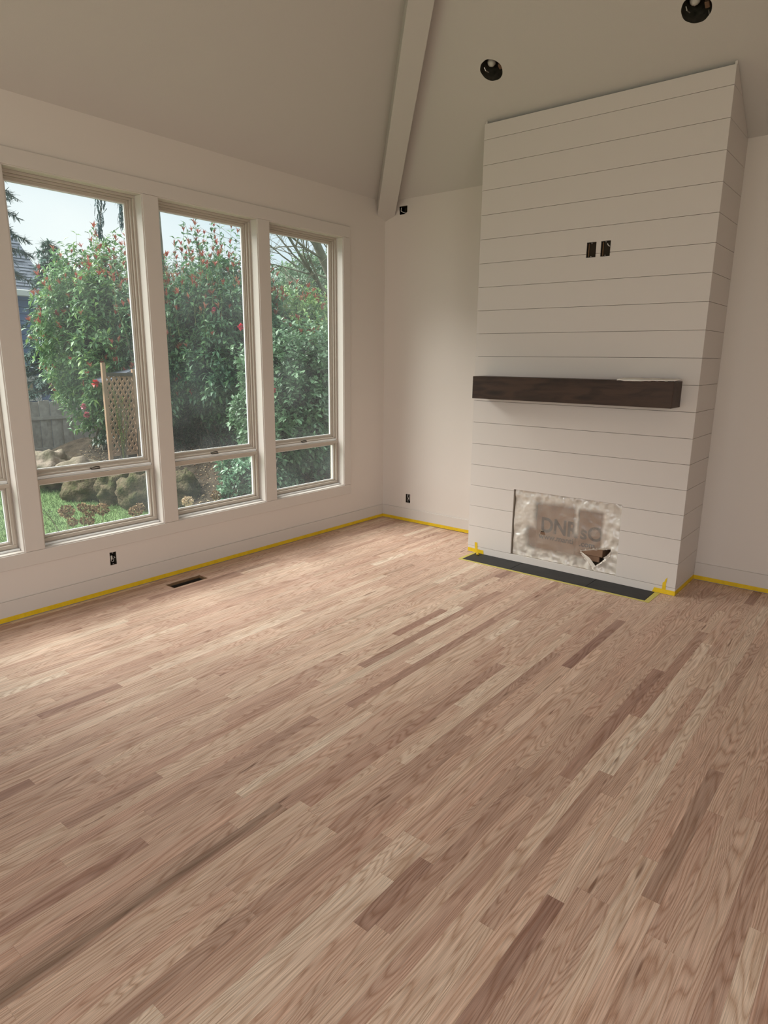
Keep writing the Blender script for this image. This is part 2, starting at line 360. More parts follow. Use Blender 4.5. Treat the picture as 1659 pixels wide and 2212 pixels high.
for i, d in enumerate(DL):
    R_ = .079 if i == 0 else .080
    hole_loops.append([d + (TX*math.cos(a)+TB*math.sin(a))*R_*(1+.012*math.sin(5*a+i*2)+.01*math.sin(9*a)) for a in [2*math.pi*k/40 for k in range(40)]])
ceiling = empty('ceiling', (0,0,H), kind='structure')
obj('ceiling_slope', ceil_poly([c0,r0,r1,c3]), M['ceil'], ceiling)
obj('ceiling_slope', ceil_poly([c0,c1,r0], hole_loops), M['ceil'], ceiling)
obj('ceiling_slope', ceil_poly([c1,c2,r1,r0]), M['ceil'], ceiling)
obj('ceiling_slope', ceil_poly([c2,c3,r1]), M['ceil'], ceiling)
# hip beam from the corner up to the ridge
hw = .082; dg = Vector((1,-1,0)).normalized(); pr = Vector((1,1,0)).normalized()
zb = 2.832; sh = SL/math.sqrt(2)
mb = MB()
for t0, t1 in (((-.10), hx*math.sqrt(2)),):
    sec = []
    for t in (t0, t1):
        base = dg*t
        sec.append([base+pr*s*hw+Vector((0,0,z)) for s, z in ((-1, zb+sh*t), (1, zb+sh*t), (1, H+sh*t+.02), (-1, H+sh*t+.02))])
    a, b = sec; n = len(mb.v); mb.v += [tuple(p) for p in a+b]
    mb.f += [(n,n+1,n+2,n+3),(n+4,n+7,n+6,n+5)] + [(n+i, n+4+i, n+4+(i+1)%4, n+(i+1)%4) for i in range(4)]; mb.m += [0]*6
obj('trim_1', mb, M['ceil'], bevel=.004, seg=2, kind='structure')

# baseboards
def board(name, x0,x1,y0,y1,z0,z1, m=None, **k): return obj(name, MB().box(x0,x1,y0,y1,z0,z1), m or M['trim'], bevel=.003, seg=2, **k)
board('baseboard_left', 0,.014, RY,0, .003,.131, kind='structure')
board('baseboard_back', .014,X0, -.014,0, .003,.131, kind='structure')
board('baseboard_right', X1,RX, -.014,0, .003,.131, kind='structure')

# window casing: one thing of flat boards
trim = empty('trim_2', (0,-2.5,WZ0), kind='structure')
cr = .006
board('casing_board', 0,.015, -4.52,-.503, WZ1+cr,2.712, parent=trim)
board('casing_board', 0,.015, -4.52,-.503, .322,WZ0-cr, parent=trim)
edges = [-4.341] + [v for w in WINS for v in w][1:]
spans = [(-4.52,WINS[0][0]-cr)] + [(WINS[i][1]+cr, WINS[i+1][0]-cr) for i in range(3)] + [(WINS[3][1]+cr,-.503)]
for a, b in spans: board('casing_board', 0,.0135, a,b, WZ0-cr+.0005,WZ1+cr-.0005, parent=trim)

def ring(mb, x0,x1, y0,y1,z0,z1, w, wb=None, wt=None):
    wb = w if wb is None else wb; wt = w if wt is None else wt
    mb.box(x0,x1,y0,y1,z0,z0+wb); mb.box(x0,x1,y0,y1,z1-wt,z1); mb.box(x0,x1,y0,y0+w,z0+wb,z1-wt); mb.box(x0,x1,y1-w,y1,z0+wb,z1-wt)
    return mb
for k, (y0, y1) in enumerate(WINS):
    w = empty('window_%d' % (k+1), (-.08,(y0+y1)/2,WZ0), kind='structure')
    obj('jamb', ring(MB(), -.165,.006, y0-J+.001,y1+J-.001,WZ0-J+.001,WZ1+J-.001, J-.001), M['trim'], w, bevel=.002)
    fr = obj('window_frame', ring(MB(), -.15,-.068, y0,y1,WZ0,WZ1, .016), M['vinyl'], w, bevel=.002)
    obj('frame_stop', ring(ring(MB(), -.14,-.085, y0+.016,y1-.016,.852,WZ1-.016, .013), -.135,-.10, y0+.029,y1-.029,.862,WZ1-.029,.010), M['vinyl'], w, bevel=.0015)
    # upper fixed sash
    us = ring(MB(), -.138,-.108, y0+.036,y1-.036,.862,WZ1-.036, .012, .026)
    obj('upper_sash', us, M['vinyl'], w, bevel=.002)
    obj('glazing_bead', ring(MB(), -.128,-.116, y0+.0475,y1-.0475,.887,WZ1-.0475,.007), M['vinyl_white'], w)
    obj('pane', MB().box(-.1235,-.1205, y0+.046,y1-.046,.886,WZ1-.046), M['glass'], w)
    # transom rail with ledge
    obj('rail', MB().box(-.140,-.074, y0+.016,y1-.016,.834,.852).box(-.140,-.105, y0+.016,y1-.016,.852,.862), M['vinyl_white'], w, bevel=.002)
    # lower sash
    obj('lower_sash', ring(ring(MB(), -.118,-.062, y0+.010,y1-.010,WZ0+.016,.834, .020,.022,.024), -.105,-.080, y0+.030,y1-.030,WZ0+.038,.810,.012), M['vinyl'], w, bevel=.002)
    obj('sill_strip', MB().box(-.088,-.040, y0+.002,y1-.002,WZ0,WZ0+.012), M['vinyl_white'], w, bevel=.002)
    obj('glazing_bead', ring(MB(), -.104,-.092, y0+.0415,y1-.0415,WZ0+.0495,.7985,.006), M['vinyl_white'], w)
    obj('pane', MB().box(-.1005,-.0975, y0+.040,y1-.040,WZ0+.048,.800), M['glass'], w)
    yc = (y0+y1)/2-.005
    lt = MB().box(-.100,-.078, yc-.030,yc+.030,.852,.857)
    lt.tube([(-.088,yc-.030,.861),(-.080,yc-.015,.868),(-.074,yc,.871),(-.078,yc+.02,.868),(-.088,yc+.032,.862)], .0042, 6)
    lt.ball((-.088,yc-.030,.862), .008, 1, (1,1.2,.8))
    obj('latch', lt, M['can'], w, smooth=True)

# ------------------------------------------------------------------ oak floor
PWID = .0562; GX = 3.479 - 62*PWID
VENT = (.138,.250,-2.640,-2.348)
HEARTH = (1.425,2.887,-.719,0)
CHIM = (X0,X1,-DEP,0)
def sub(rects, c):
    out = []
    for (a,b,y0,y1) in rects:
        if b <= c[0] or a >= c[1] or y1 <= c[2] or y0 >= c[3]: out.append((a,b,y0,y1)); continue
        if y1 > c[3]: out.append((a,b,c[3],y1)); y1 = c[3]
        if y0 < c[2]: out.append((a,b,y0,c[2])); y0 = c[2]
        if a < c[0]: out.append((a,c[0],y0,y1)); a = c[0]
        if b > c[1]: out.append((c[1],b,y0,y1))
    return [r for r in out if r[1]-r[0] > .003 and r[3]-r[2] > .003]
# planks seen clearly in the photograph: row -> list of (y_far, y_near, tone, seeds, streak)
special = {62: [(-3.480,-4.95,.06,.11,.2,0)], 63: [(-3.395,-5.0,.46,.62,.95,0)], 61: [(-2.9,-4.6,.72,.3,.8,0)],
           68: [(-3.450,-4.3,.62,.4,.4,0)], 67: [(-2.75,-3.43,.40,.8,.9,0)], 71: [(-3.215,-4.5,.82,.15,.15,0)], 66: [(-2.47,-3.3,.24,.25,.3,.3)],
           70: [(-2.3,-4.2,.30,.5,.3,0)], 45: [(-3.72,-5.1,.44,.7,.35,1.0)], 44: [(-3.9,-5.1,.42,.37,.3,.55)], 46: [(-2.2,-3.66,.30,.2,.5,.2)], 47: [(-3.68,-5.0,.66,.9,.6,0)],
           54: [(-3.74,-5.0,.90,.45,.1,0)], 50: [(-2.90,-4.1,.30,.33,.9,0)], 52: [(-2.75,-3.6,.68,.66,.7,0)], 60: [(-2.77,-3.7,.38,.72,.85,0)], 64: [(-1.9,-3.4,.50,.85,1.0,0)], 58: [(-2.9,-4.5,.42,.1,1.0,0)], 56: [(-2.4,-3.9,.3,.2,.75,0)]}
planks = []
for row in range(-1, 120):
    xa, xb = GX+row*PWID, GX+(row+1)*PWID
    if xb < .02 or xa > RX: continue
    xa, xb = max(xa,.0142), min(xb,RX)
    if xb-xa < .004: continue
    rr = random.Random(row*131+5)
    cuts = []; y = -.015
    sp = special.get(row, [])
    segs = []
    y = -rr.uniform(.1,1.2); segs.append((-.015, y))
    while y > RY+.02:
        L_ = rr.choice((.35,.5,.7,.9,1.1,1.4,1.7,2.0))*rr.uniform(.85,1.15); y2 = max(y-L_, RY); segs.append((y,y2)); y = y2
    if sp:
        ya, yb, *_ = sp[0]
        segs = [(a,max(b,ya)) for a,b in segs if a > ya+.12]
        if segs: segs[-1] = (segs[-1][0], ya)
        else: segs = [(-.015, ya)]
        segs.append((ya,yb)); y = yb
        while y > RY+.02:
            y2 = max(y-rr.uniform(.5,1.6), RY); segs.append((y,y2)); y = y2
    for (a, b) in segs:
        if a-b < .03: continue
        t = min(1,max(0,rr.gauss(.54,.11))); 
        if rr.random() < .10: t = rr.uniform(.75,.95)
        if rr.random() < .05: t = rr.uniform(.08,.2)
        sd = (t, rr.random(), rr.random(), .5 if rr.random() < .05 else 0.0)
        if sp and abs(a-sp[0][0]) < 1e-6: sd = tuple(sp[0][2:6])
        rects = [(xa,xb,b,a)]
        for c in (VENT, HEARTH, CHIM): rects = sub(rects, c)
        for r in rects: planks.append((r, sd))
def plank_weight(r):
    wgt = 0
    for k in range(5):
        p = Vector(((r[0]+r[1])/2, r[2]+(r[3]-r[2])*(k+.5)/5, 0)); d = p-CAM; z = d.dot(CF)
        if z < .3: continue
        u = 829.5+FPX*d.dot(CR)/z; v = 1106-FPX*d.dot(CU)/z
        if 0 < u < 1659 and 0 < v < 2212: wgt += (r[1]-r[0])*(r[3]-r[2])/5 * (1.6/d.length)/(z*z)
    return wgt
planks.sort(key=lambda q: -plank_weight(q[0]))
floor = obj('floor', (lambda mb: [mb.box(*r, -.06,-.0205) for r in sub([(0,RX,RY,0)], VENT)] and mb)(MB()), M['under'], kind='structure')
def add_plank(mb, r, cham=.00022):
    g = .00012; x0,x1,y0,y1 = r[0]+g, r[1]-g, r[2]+g, r[3]-g; c = cham; b = len(mb.v)
    mb.v += [(x0,y0,-.019),(x1,y0,-.019),(x1,y1,-.019),(x0,y1,-.019),(x0,y0,-c),(x1,y0,-c),(x1,y1,-c),(x0,y1,-c),(x0+c,y0+c,0),(x1-c,y0+c,0),(x1-c,y1-c,0),(x0+c,y1-c,0)]
    mb.f += [(b,b+3,b+2,b+1)] + [(b+i,b+(i+1)%4,b+4+(i+1)%4,b+4+i) for i in range(4)] + [(b+4+i,b+4+(i+1)%4,b+8+(i+1)%4,b+8+i) for i in range(4)] + [(b+8,b+9,b+10,b+11)]
    mb.m += [0]*10
def seed_attr(o, seeds):
    a = o.data.attributes.new('seed','FLOAT_COLOR','POINT'); a.data.foreach_set('color', np.array(seeds,dtype=np.float32).ravel())
for r, sd in planks[:300]:
    mb = MB(); add_plank(mb, r); o = obj('plank', mb, M['oak'], floor); seed_attr(o, [sd]*12)
mb = MB(); ss = []
for r, sd in planks[300:]: add_plank(mb, r); ss += [sd]*12
o = obj('plank_field', mb, M['oak'], floor, kind='stuff'); seed_attr(o, ss)

# floor register opening with its boot
vt = empty('floor_vent', ((VENT[0]+VENT[1])/2,(VENT[2]+VENT[3])/2,0), 'open rectangular floor vent hole without a grille near the window wall', 'vent')
a,b,c,d = VENT; q = .0015
obj('wood_rim', ring_z(MB()) if False else (lambda m_: m_.box(a+q,a+.010,c+q,d-q,-.019,-.003).box(b-.010,b-q,c+q,d-q,-.019,-.003).box(a+.010,b-.010,c+q,c+.010,-.019,-.003).box(a+.010,b-.010,d-.010,d-q,-.019,-.003))(MB()), M['stud'], vt)
bt = MB(); z0_, z1_ = -.26, -.0195
bt.box(a+q,a+.006,c+q,d-q,z0_,z1_).box(b-.006,b-q,c+q,d-q,z0_,z1_).box(a+.006,b-.006,c+q,c+.006,z0_,z1_).box(a+.006,b-.006,d-.006,d-q,z0_,z1_).box(a+.006,b-.006,c+.006,d-.006,z0_,z0_+.004)
obj('duct_boot', bt, M['duct'], vt)
obj('damper_rod', MB().tube([(a+.02,c+.09,-.05),(a+.02,d-.08,-.05)],.0025,6), M['nickel'], vt)

# ------------------------------------------------------------------ fireplace
PITCH = .17288; Z0G = 3.169; TH = .014; gp = .0010
FBX0, FBX1, FBZ0, FBZ1 = 1.744, 2.602, .0572, .590
fp = empty('fireplace', ((X0+X1)/2,-DEP/2,0), 'floor to ceiling fireplace breast clad in wide white shiplap boards', 'fireplace')
levels = [0.0] + [Z0G-PITCH*i for i in range(18,-1,-1)]      # groove heights, bottom up
ztop_front = 3.276
core = MB()
ci = TH+.002
yfr = -DEP+ci
def ctop(y): return H - SL*y - .16
# hollow core: left, right, above and below the firebox
def coreblock(xa, xb, za, full=True):
    core.prism([(xa,yfr,za),(xa,-.002,za),(xa,-.002,ctop(-.002)),(xa,yfr,ctop(yfr))], (xb-xa,0,0))
coreblock(X0+ci, FBX0-.01, 0.001); coreblock(FBX1+.01, X1-ci, 0.001); coreblock(FBX0-.01, FBX1+.01, FBZ1+.01)
core.box(FBX0-.01, FBX1+.01, yfr, -.002, .001, FBZ0-.008)
obj('core', core, M['dark'], fp)
for i in range(len(levels)):
    za = levels[i]+gp if i else .001
    zb_ = levels[i+1]-gp if i+1 < len(levels) else ztop_front
    y0_, y1_ = -DEP, -DEP+TH
    boxes = []
    if zb_ <= FBZ0+.003 or za >= FBZ1: 
        mb = MB()
        hz = (2.281,2.380)
        if za < hz[1] and zb_ > hz[0]:    # boards around the two outlet cut-outs
            lo, hi = max(za,hz[0]), min(zb_,hz[1])
            poly = [(X0,za)]
            cuts = [(2.194,2.261),(2.294,2.360)]
            if za >= hz[0]-1e-6 and zb_ > hz[1]:   # notch from below
                for ca, cb in cuts: poly += [(ca,za),(ca,hz[1]),(cb,hz[1]),(cb,za)]
                poly += [(X1,za),(X1,zb_),(X0,zb_)]
            else:
                poly += [(X1,za),(X1,zb_)]
                for ca, cb in reversed(cuts): poly += [(cb,zb_),(cb,hz[0]),(ca,hz[0]),(ca,zb_)]
                poly += [(X0,zb_)]
            mb.prism([(x,y0_,z) for x,z in poly], (0,TH,0))
        else: mb.box(X0,X1,y0_,y1_,za,zb_)
        obj('board', mb, M['ship'], fp, bevel=.001)
    elif zb_ > FBZ1 and za < FBZ1:
        poly = [(X0,za),(FBX0,za),(FBX0,FBZ1),(FBX1,FBZ1),(FBX1,za),(X1,za),(X1,zb_),(X0,zb_)]
        obj('board', MB().prism([(x,y0_,z) for x,z in poly], (0,TH,0)), M['ship'], fp, bevel=.001)
    else:
        obj('board', MB().box(X0,FBX0,y0_,y1_,za,zb_), M['ship'], fp, bevel=.001)
        obj('board', MB().box(FBX1,X1,y0_,y1_,za,zb_), M['ship'], fp, bevel=.001)
    # return boards on both sides, trimmed to the sloping ceiling
    for xs0, xs1 in ((X1-TH,X1), (X0,X0+TH)):
        yb = -.001; zc = lambda y: H - SL*y - .006
        ya = -DEP+TH+.0005
        top = min(zb_, zc(ya))
        if i == len(levels)-1: top = zc(ya)
        if za >= zc(ya): continue
        poly = [(ya,za)]
        if zc(yb) > za: poly.append((yb,za))
        else: poly.append(((H-.006-za)/SL, za))
        if zc(yb) >= top: poly += [(yb,top),(ya,top)]
        else:
            if zc(yb) > za: poly.append((yb,zc(yb)))
            yq = (H-.006-top)/SL
            poly.append((yq,top))
            if yq > ya+1e-4: poly.append((ya,top))
        if len(poly) >= 3: obj('board', MB().prism([(xs0,y,z) for y,z in poly], (xs1-xs0,0,0)), M['ship'], fp, bevel=.001)
# firebox interior
fb = MB(); ybk = -.05
fb.quad((FBX0,-DEP+TH,FBZ0),(FBX0,ybk,FBZ0),(FBX0,ybk,FBZ1),(FBX0,-DEP+TH,FBZ1)); fb.quad((FBX1,-DEP+TH,FBZ0),(FBX1,-DEP+TH,FBZ1),(FBX1,ybk,FBZ1),(FBX1,ybk,FBZ0))
fb.quad((FBX0,ybk,FBZ0),(FBX1,ybk,FBZ0),(FBX1,ybk,FBZ1),(FBX0,ybk,FBZ1)); fb.quad((FBX0,-DEP+TH,FBZ0),(FBX1,-DEP+TH,FBZ0),(FBX1,ybk,FBZ0),(FBX0,ybk,FBZ0)); fb.quad((FBX0,-DEP+TH,FBZ1),(FBX0,ybk,FBZ1),(FBX1,ybk,FBZ1),(FBX1,-DEP+TH,FBZ1))
obj('firebox', fb, M['firebox'], fp)

# cardboard box stored in the firebox, with printing
cbx = empty('cardboard_box', (2.17,-.30,FBZ0), 'brown printed cardboard box standing in the firebox behind the plastic', 'box')
yb0 = -.445
obj('box_body', MB().box(1.93,2.255,yb0,-.12,FBZ0+.004,.525), M['cardboard'], cbx, bevel=.003)
obj('box_flap', MB().box(2.275,2.475,yb0-.004,-.14,FBZ0+.10,.505), M['cardboard'], cbx, bevel=.003)
obj('box_base', MB().prism([(1.85,yb0+.004,FBZ0+.10),(1.90,yb0+.004,FBZ0+.075),(2.45,yb0+.004,FBZ0+.055),(2.45,yb0+.004,FBZ0+.20),(1.93,yb0+.004,FBZ0+.30),(1.86,yb0+.004,FBZ0+.27)],(0,.02,0)), M['cardboard'], cbx, bevel=.002)
def text(s, name, loc, size, parent, m, rotx=math.pi/2, ext=.0004, sx=1, tilt=0, bold=0):
    cu = bpy.data.curves.new(name,'FONT'); cu.body = s; cu.size = size; cu.extrude = ext; cu.offset = bold
    tmp = bpy.data.objects.new(name, cu); COL.objects.link(tmp)
    dg_ = bpy.context.evaluated_depsgraph_get(); me = bpy.data.meshes.new_from_object(tmp.evaluated_get(dg_))
    bpy.data.objects.remove(tmp)
    me.materials.clear(); me.materials.append(m)
    o = bpy.data.objects.new(name, me); COL.objects.link(o); o.parent = parent; o.location = Vector(loc)-whereis(parent); o.rotation_euler = (rotx, tilt, 0); o.scale = (sx,1,1)
    return o
text('DNR=', 'lettering', (1.965,yb0-.0015,.275), .165, cbx, M['ink'], bold=.004, sx=.86)
text('sO', 'lettering', (2.29,yb0-.0055,.275), .15, cbx, M['ink'], bold=.003)
text('www.manti', 'lettering', (1.955,yb0-.0015,.218), .062, cbx, M['ink'], bold=.001)
text('.com', 'lettering', (2.29,yb0-.0055,.216), .062, cbx, M['ink'], bold=.001)

# torn milky plastic sheet over the opening
ps = empty('plastic_sheet', ((FBX0+FBX1)/2,-DEP,FBZ0), 'torn milky plastic sheet stapled over the firebox opening', 'sheet')
nx, nz = 170, 108
px0, px1, pz0, pz1 = FBX0+.010, FBX1-.002, FBZ0+.001, FBZ1-.001
tear1 = [(2.325,.190),(2.545,.245),(2.552,.205),(2.515,.170),(2.475,.125),(2.425,.085)]
tear2 = [(1.985,.262),(1.992,.292),(2.010,.290),(2.030,.258)]
def inside(p, poly):
    c = False; j = len(poly)-1
    for i in range(len(poly)):
        if (poly[i][1] > p[1]) != (poly[j][1] > p[1]) and p[0] < (poly[j][0]-poly[i][0])*(p[1]-poly[i][1])/(poly[j][1]-poly[i][1])+poly[i][0]: c = not c
        j = i
    return c
mb = MB(); away = []
def sstep(a, b, x): t = min(1,max(0,(x-a)/(b-a))); return t*t*(3-2*t)
for j in range(nz+1):
    for i in range(nx+1):
        x = px0+(px1-px0)*i/nx; z = pz0+(pz1-pz0)*j/nz
        ex = min(x-px0, px1-x); ez = min(z-pz0, pz1-z)
        # where the carton presses against the sheet
        core_ = max(sstep(1.90,1.96,x)*sstep(2.285,2.24,x)*sstep(.10,.16,z)*sstep(.55,.49,z), sstep(2.265,2.30,x)*sstep(2.49,2.455,x)*sstep(.17,.22,z)*sstep(.53,.49,z), sstep(1.83,1.90,x)*sstep(2.47,2.43,x)*sstep(.11,.16,z)*sstep(.36,.28,z))
        pin = sstep(0,.06,min(ex,ez))
        y = -.486 + .028*(1-core_)*0
        wr_ = 0
        for (ax, az, fr_, am) in ((1,-.55,38,.0028),(1,.9,30,.0022),(.25,1,22,.0016)):
            wr_ += am*math.sin((x*ax+z*az)*fr_*(1+.25*mnoise.noise(Vector((x*3,z*3,fr_))))+6*mnoise.noise(Vector((x*4,z*4,fr_*.1))))
        edge = math.exp(-ez/.07)*.006*math.sin(x*70+3*mnoise.noise(Vector((x*9,0,1)))+z*25) + math.exp(-(px1-x)/.12)*.007*math.sin(z*55+x*24+3*mnoise.noise(Vector((0,z*8,2))))
        rid = abs(mnoise.noise(Vector((x*13,z*13,4.2))))*.007 + .003*mnoise.noise(Vector((x*40,z*40,1)))
        rag = .010*mnoise.noise(Vector((x*18,7.7,0))) if j < 6 else 0
        y += (wr_+rid)*(1-.55*core_) + edge*(1-core_)
        mb.v.append((x, y, z)); away.append(1-core_*.92)
for j in range(nz):
    for i in range(nx):
        x = px0+(px1-px0)*(i+.5)/nx; z = pz0+(pz1-pz0)*(j+.5)/nz
        jx = x+.006*mnoise.noise(Vector((x*60,z*60,3))); jz = z+.006*mnoise.noise(Vector((x*60,z*60,9)))
        if inside((jx,jz),tear1) or inside((jx,jz),tear2): continue
        k = j*(nx+1)+i; mb.f.append((k,k+1,k+nx+2,k+nx+1)); mb.m.append(0)
so = obj('sheet', mb, M['plastic'], ps, smooth=True)
aa = so.data.attributes.new('away','FLOAT','POINT'); aa.data.foreach_set('value', away)
def flap(pts):
    m_ = MB(); n = len(m_.v); m_.v += pts; m_.f.append(tuple(range(len(pts)))); m_.m.append(0)
    o = obj('torn_flap', m_, M['plastic'], ps); a_ = o.data.attributes.new('away','FLOAT','POINT'); a_.data.foreach_set('value',[1.25]*len(pts)); return o
def strip(name, edge, w, dyo, seed):
    m_ = MB(); k = 14; r_ = random.Random(seed)
    for (p, q) in zip(edge[:-1], edge[1:]):
        b_ = len(m_.v)
        for s in range(k+1):
            t = s/k; x = p[0]+(q[0]-p[0])*t; z = p[1]+(q[1]-p[1])*t
            m_.v.append((x,-.492,z)); m_.v.append((x+r_.uniform(-.004,.004),-.492-dyo*(.5+r_.random()),z+w*(.5+.9*r_.random())))
        for s in range(k): m_.f.append((b_+2*s,b_+2*s+1,b_+2*s+3,b_+2*s+2)); m_.m.append(0)
    o = obj(name, m_, M['plastic'], ps); a_ = o.data.attributes.new('away','FLOAT','POINT'); a_.data.foreach_set('value',[1.3]*len(m_.v))
strip('torn_edge', [(2.322,.188),(2.43,.222),(2.548,.246)], .014, .010, 1)
strip('torn_edge', [(2.548,.205),(2.515,.170),(2.475,.125),(2.425,.086)], -.012, .010, 2)
strip('torn_edge', [(2.325,.190),(2.425,.085)], -.010, .008, 3)
strip('torn_edge', [(1.985,.262),(1.992,.292),(2.012,.290)], .010, .010, 4)
flap([(2.325,-.494,.190),(2.40,-.503,.155),(2.455,-.506,.098),(2.425,-.497,.084)])
flap([(2.552,-.494,.236),(2.530,-.512,.200),(2.500,-.509,.175),(2.53,-.502,.17),(2.55,-.497,.19)])

# ------------------------------------------------------------------ hearth tiles and tape
ht = empty('hearth', (2.156,-.61,0), 'low charcoal tile hearth strip set in the floor before the fireplace', 'hearth')
obj('grout_bed', MB().box(1.426,2.886,-.7175,-DEP-.0005,-.018,-.0035), M['grout'], ht)
hx_ = [1.4265,1.8535,2.466,2.8855]
for i in range(3): obj('tile', MB().box(hx_[i]+.0012,hx_[i+1]-.0012,-.7170,-DEP-.001,-.0034,.0012), M['tile'], ht, bevel=.001)
ft = empty('masking_tape', (2.156,-.735,.001), 'dull yellow masking tape framing the dark hearth tiles on the floor', 'tape')
obj('tape_strip', MB().box(1.400,2.922,-.745,-.7185,.0002,.0009), M['tape_green'], ft)
obj('tape_strip', MB().prism([(1.395,-.7185,.0009),(1.4245,-.7185,.0009),(1.4245,-.5005,.0009),(1.400,-.5005,.0009)],(0,0,.0006)), M['tape_green'], ft)
obj('tape_strip', MB().prism([(2.8880,-.742,.0009),(2.922,-.742,.0009),(2.925,-.5010,.0009),(2.8880,-.5010,.0009)],(0,0,.0006)), M['tape_green'], ft)
def tape(name, boxes, label, group=None):
    m_ = MB()
    for b_ in boxes:
        if len(b_) == 6: m_.box(*b_)
        else: m_.prism(*b_)
    o = obj(name, m_, M['tape']); return tag(o, label, 'tape', group)
e = .0007
tape('masking_tape', [(.0141,.0141+e,RY+.1,-.0150,.004,.034)], 'long yellow masking tape along the baseboard below the windows')
tape('masking_tape', [(.0150,X0-.001,-.0141-e,-.0141,.004,.034)], 'yellow masking tape on the baseboard between room corner and fireplace')
tape('masking_tape', [(X1+.001,RX-.05,-.0141-e,-.0141,.004,.034)], 'yellow masking tape on the baseboard right of the fireplace')
tape('masking_tape', [(X1+.0001,X1+e,-DEP,-.016,.002,.036), ((2.868,-DEP-e,.003),)] [:1] + [([(2.868,-DEP-e,.0025),(X1+e,-DEP-e,.0025),(X1+e,-DEP-e,.036),(2.880,-DEP-e,.036)],(0,e-.0001,0))], 'yellow masking tape wrapping the lower right corner of the fireplace')
tape('masking_tape', [([(2.933,-DEP-2.2*e,.034),(2.958,-DEP-2.2*e,.034),(2.956,-DEP-2.2*e,.075),(2.962,-DEP-2.2*e,.125),(2.950,-DEP-2.2*e,.112),(2.944,-DEP-2.2*e,.092),(2.933,-DEP-2.2*e,.082)],(0,e,0))], 'torn upright stub of yellow tape at the fireplace right corner')
tape('masking_tape', [([(X0+.001,-DEP-e,.006),(1.496,-DEP-e,.002),(1.492,-DEP-e,.034),(X0+.001,-DEP-e,.038)],(0,e-.0001,0))], 'short level yellow tape at the fireplace lower left corner')
tape('masking_tape', [([(1.412,-DEP-2.2*e,.003),(1.440,-DEP-2.2*e,.003),(1.432,-DEP-2.2*e,.092),(1.407,-DEP-2.2*e,.092)],(0,e,0))], 'upright yellow tape stub crossing the tape at fireplace left corner')
tb = MB(); tb.ball((1.470,-.552,.0125), .012, 2, (1,1,.95), .35, 4)
tag(obj('tape_ball', tb, M['tape'], smooth=False), 'small crumpled ball of yellow tape lying on the hearth tile', 'tape ball')

# ------------------------------------------------------------------ mantel and rag
mt = empty('mantel', (2.177,-.595,1.297), 'dark stained knotty wooden box mantel fixed across the shiplap', 'mantel')
MX0, MX1, MY0, MZ0, MZ1 = 1.440, 2.916, -.690, 1.297, 1.464
obj('face_board', MB().box(MX0,MX1,MY0,MY0+.019,MZ0,MZ1), M['mantel'], mt, bevel=.002)
obj('end_cap', MB().box(MX1-.019,MX1,MY0+.0195,-DEP-.0005,MZ0+.0002,MZ1), M['mantel'], mt, bevel=.001)
obj('end_cap', MB().box(MX0,MX0+.019,MY0+.0195,-DEP-.0005,MZ0+.0002,MZ1), M['mantel'], mt, bevel=.001)
obj('top_board', MB().box(MX0+.0195,MX1-.0195,MY0+.0195,-DEP-.0005,MZ1-.019,MZ1), M['mantel'], mt)
obj('bottom_board', MB().box(MX0+.0195,MX1-.0195,MY0+.0195,-DEP-.0005,MZ0+.0005,MZ0+.019), M['mantel'], mt)
mb = MB(); na, nb_ = 60, 24
for j in range(nb_+1):
    for i in range(na+1):
        s = i/na; t = j/nb_
        x = 2.555+(2.918-2.555)*s + .012*mnoise.noise(Vector((t*4,1,0))); y = (MY0-.006+.012*mnoise.noise(Vector((s*5,2,0)))) + (.165)*t*(1-.1*s)
        if s > .93: y = max(y, MY0+.006)
        z = MZ1+.0035 + .006*abs(mnoise.noise(Vector((s*7,t*4,3)))) + .004*math.sin(s*9+t*3)**2*t + .003*abs(mnoise.noise(Vector((s*25,t*9,8))))
        if y < MY0 and s < .9: z -= .004*(1+.6*math.sin(s*6))
        mb.v.append((x,y,z+.004*t))
for j in range(nb_):
    for i in range(na):
        k = j*(na+1)+i; mb.f.append((k,k+1,k+na+2,k+na+1)); mb.m.append(0)
rag = obj('cloth_rag', mb, M['cloth'], smooth=True)
tag(rag, 'flat crumpled white cloth lying on the right end of the mantel', 'cloth')
md = rag.modifiers.new('thick','SOLIDIFY'); md.thickness = .0045; md.offset = 1

# ------------------------------------------------------------------ open electrical boxes
def ebox(name, wallaxis, u0,u1,z0,z1, face, label, cables, depth=.06, seed=1):
    """wallaxis 'x': on the window wall (into -x); 'y': into +y"""
    th = .002
    def B(mb, ua,ub, da,db, za,zb):
        if wallaxis == 'x': return mb.box(face-da, face-db, ua,ub, za,zb)
        return mb.box(ua,ub, face+da, face+db, za,zb)
    def Pn(u,d,z): return (face-d,u,z) if wallaxis == 'x' else (u,face+d,z)
    t = empty(name, Pn((u0+u1)/2,depth/2,z0), label, 'electrical box')
    g = .0015; u0 += g; u1 -= g; z0 += g; z1 -= g
    s = MB(); B(s,u0,u0+th,.002,depth,z0,z1); B(s,u1-th,u1,.002,depth,z0,z1); B(s,u0,u1,.002,depth,z0,z0+th); B(s,u0,u1,.002,depth,z1-th,z1); B(s,u0,u1,depth-th,depth,z0,z1)
    obj('box_shell', s, M['box_dark'], t)
    um = (u0+u1)/2
    for zz in (z0+.004, z1-.004): obj('screw_lug', MB().tube([Pn(um,.002,zz),Pn(um,.012,zz)], .0048, 8), M['cable_grey'], t)
    w_, h_ = u1-u0, z1-z0
    for (pts, r, mk, nm) in cables:
        obj(nm, MB().tube([Pn(u0+w_*a_, d_, z0+h_*b_) for a_, d_, b_ in pts], r, 8), M[mk], t, smooth=True)
    return t
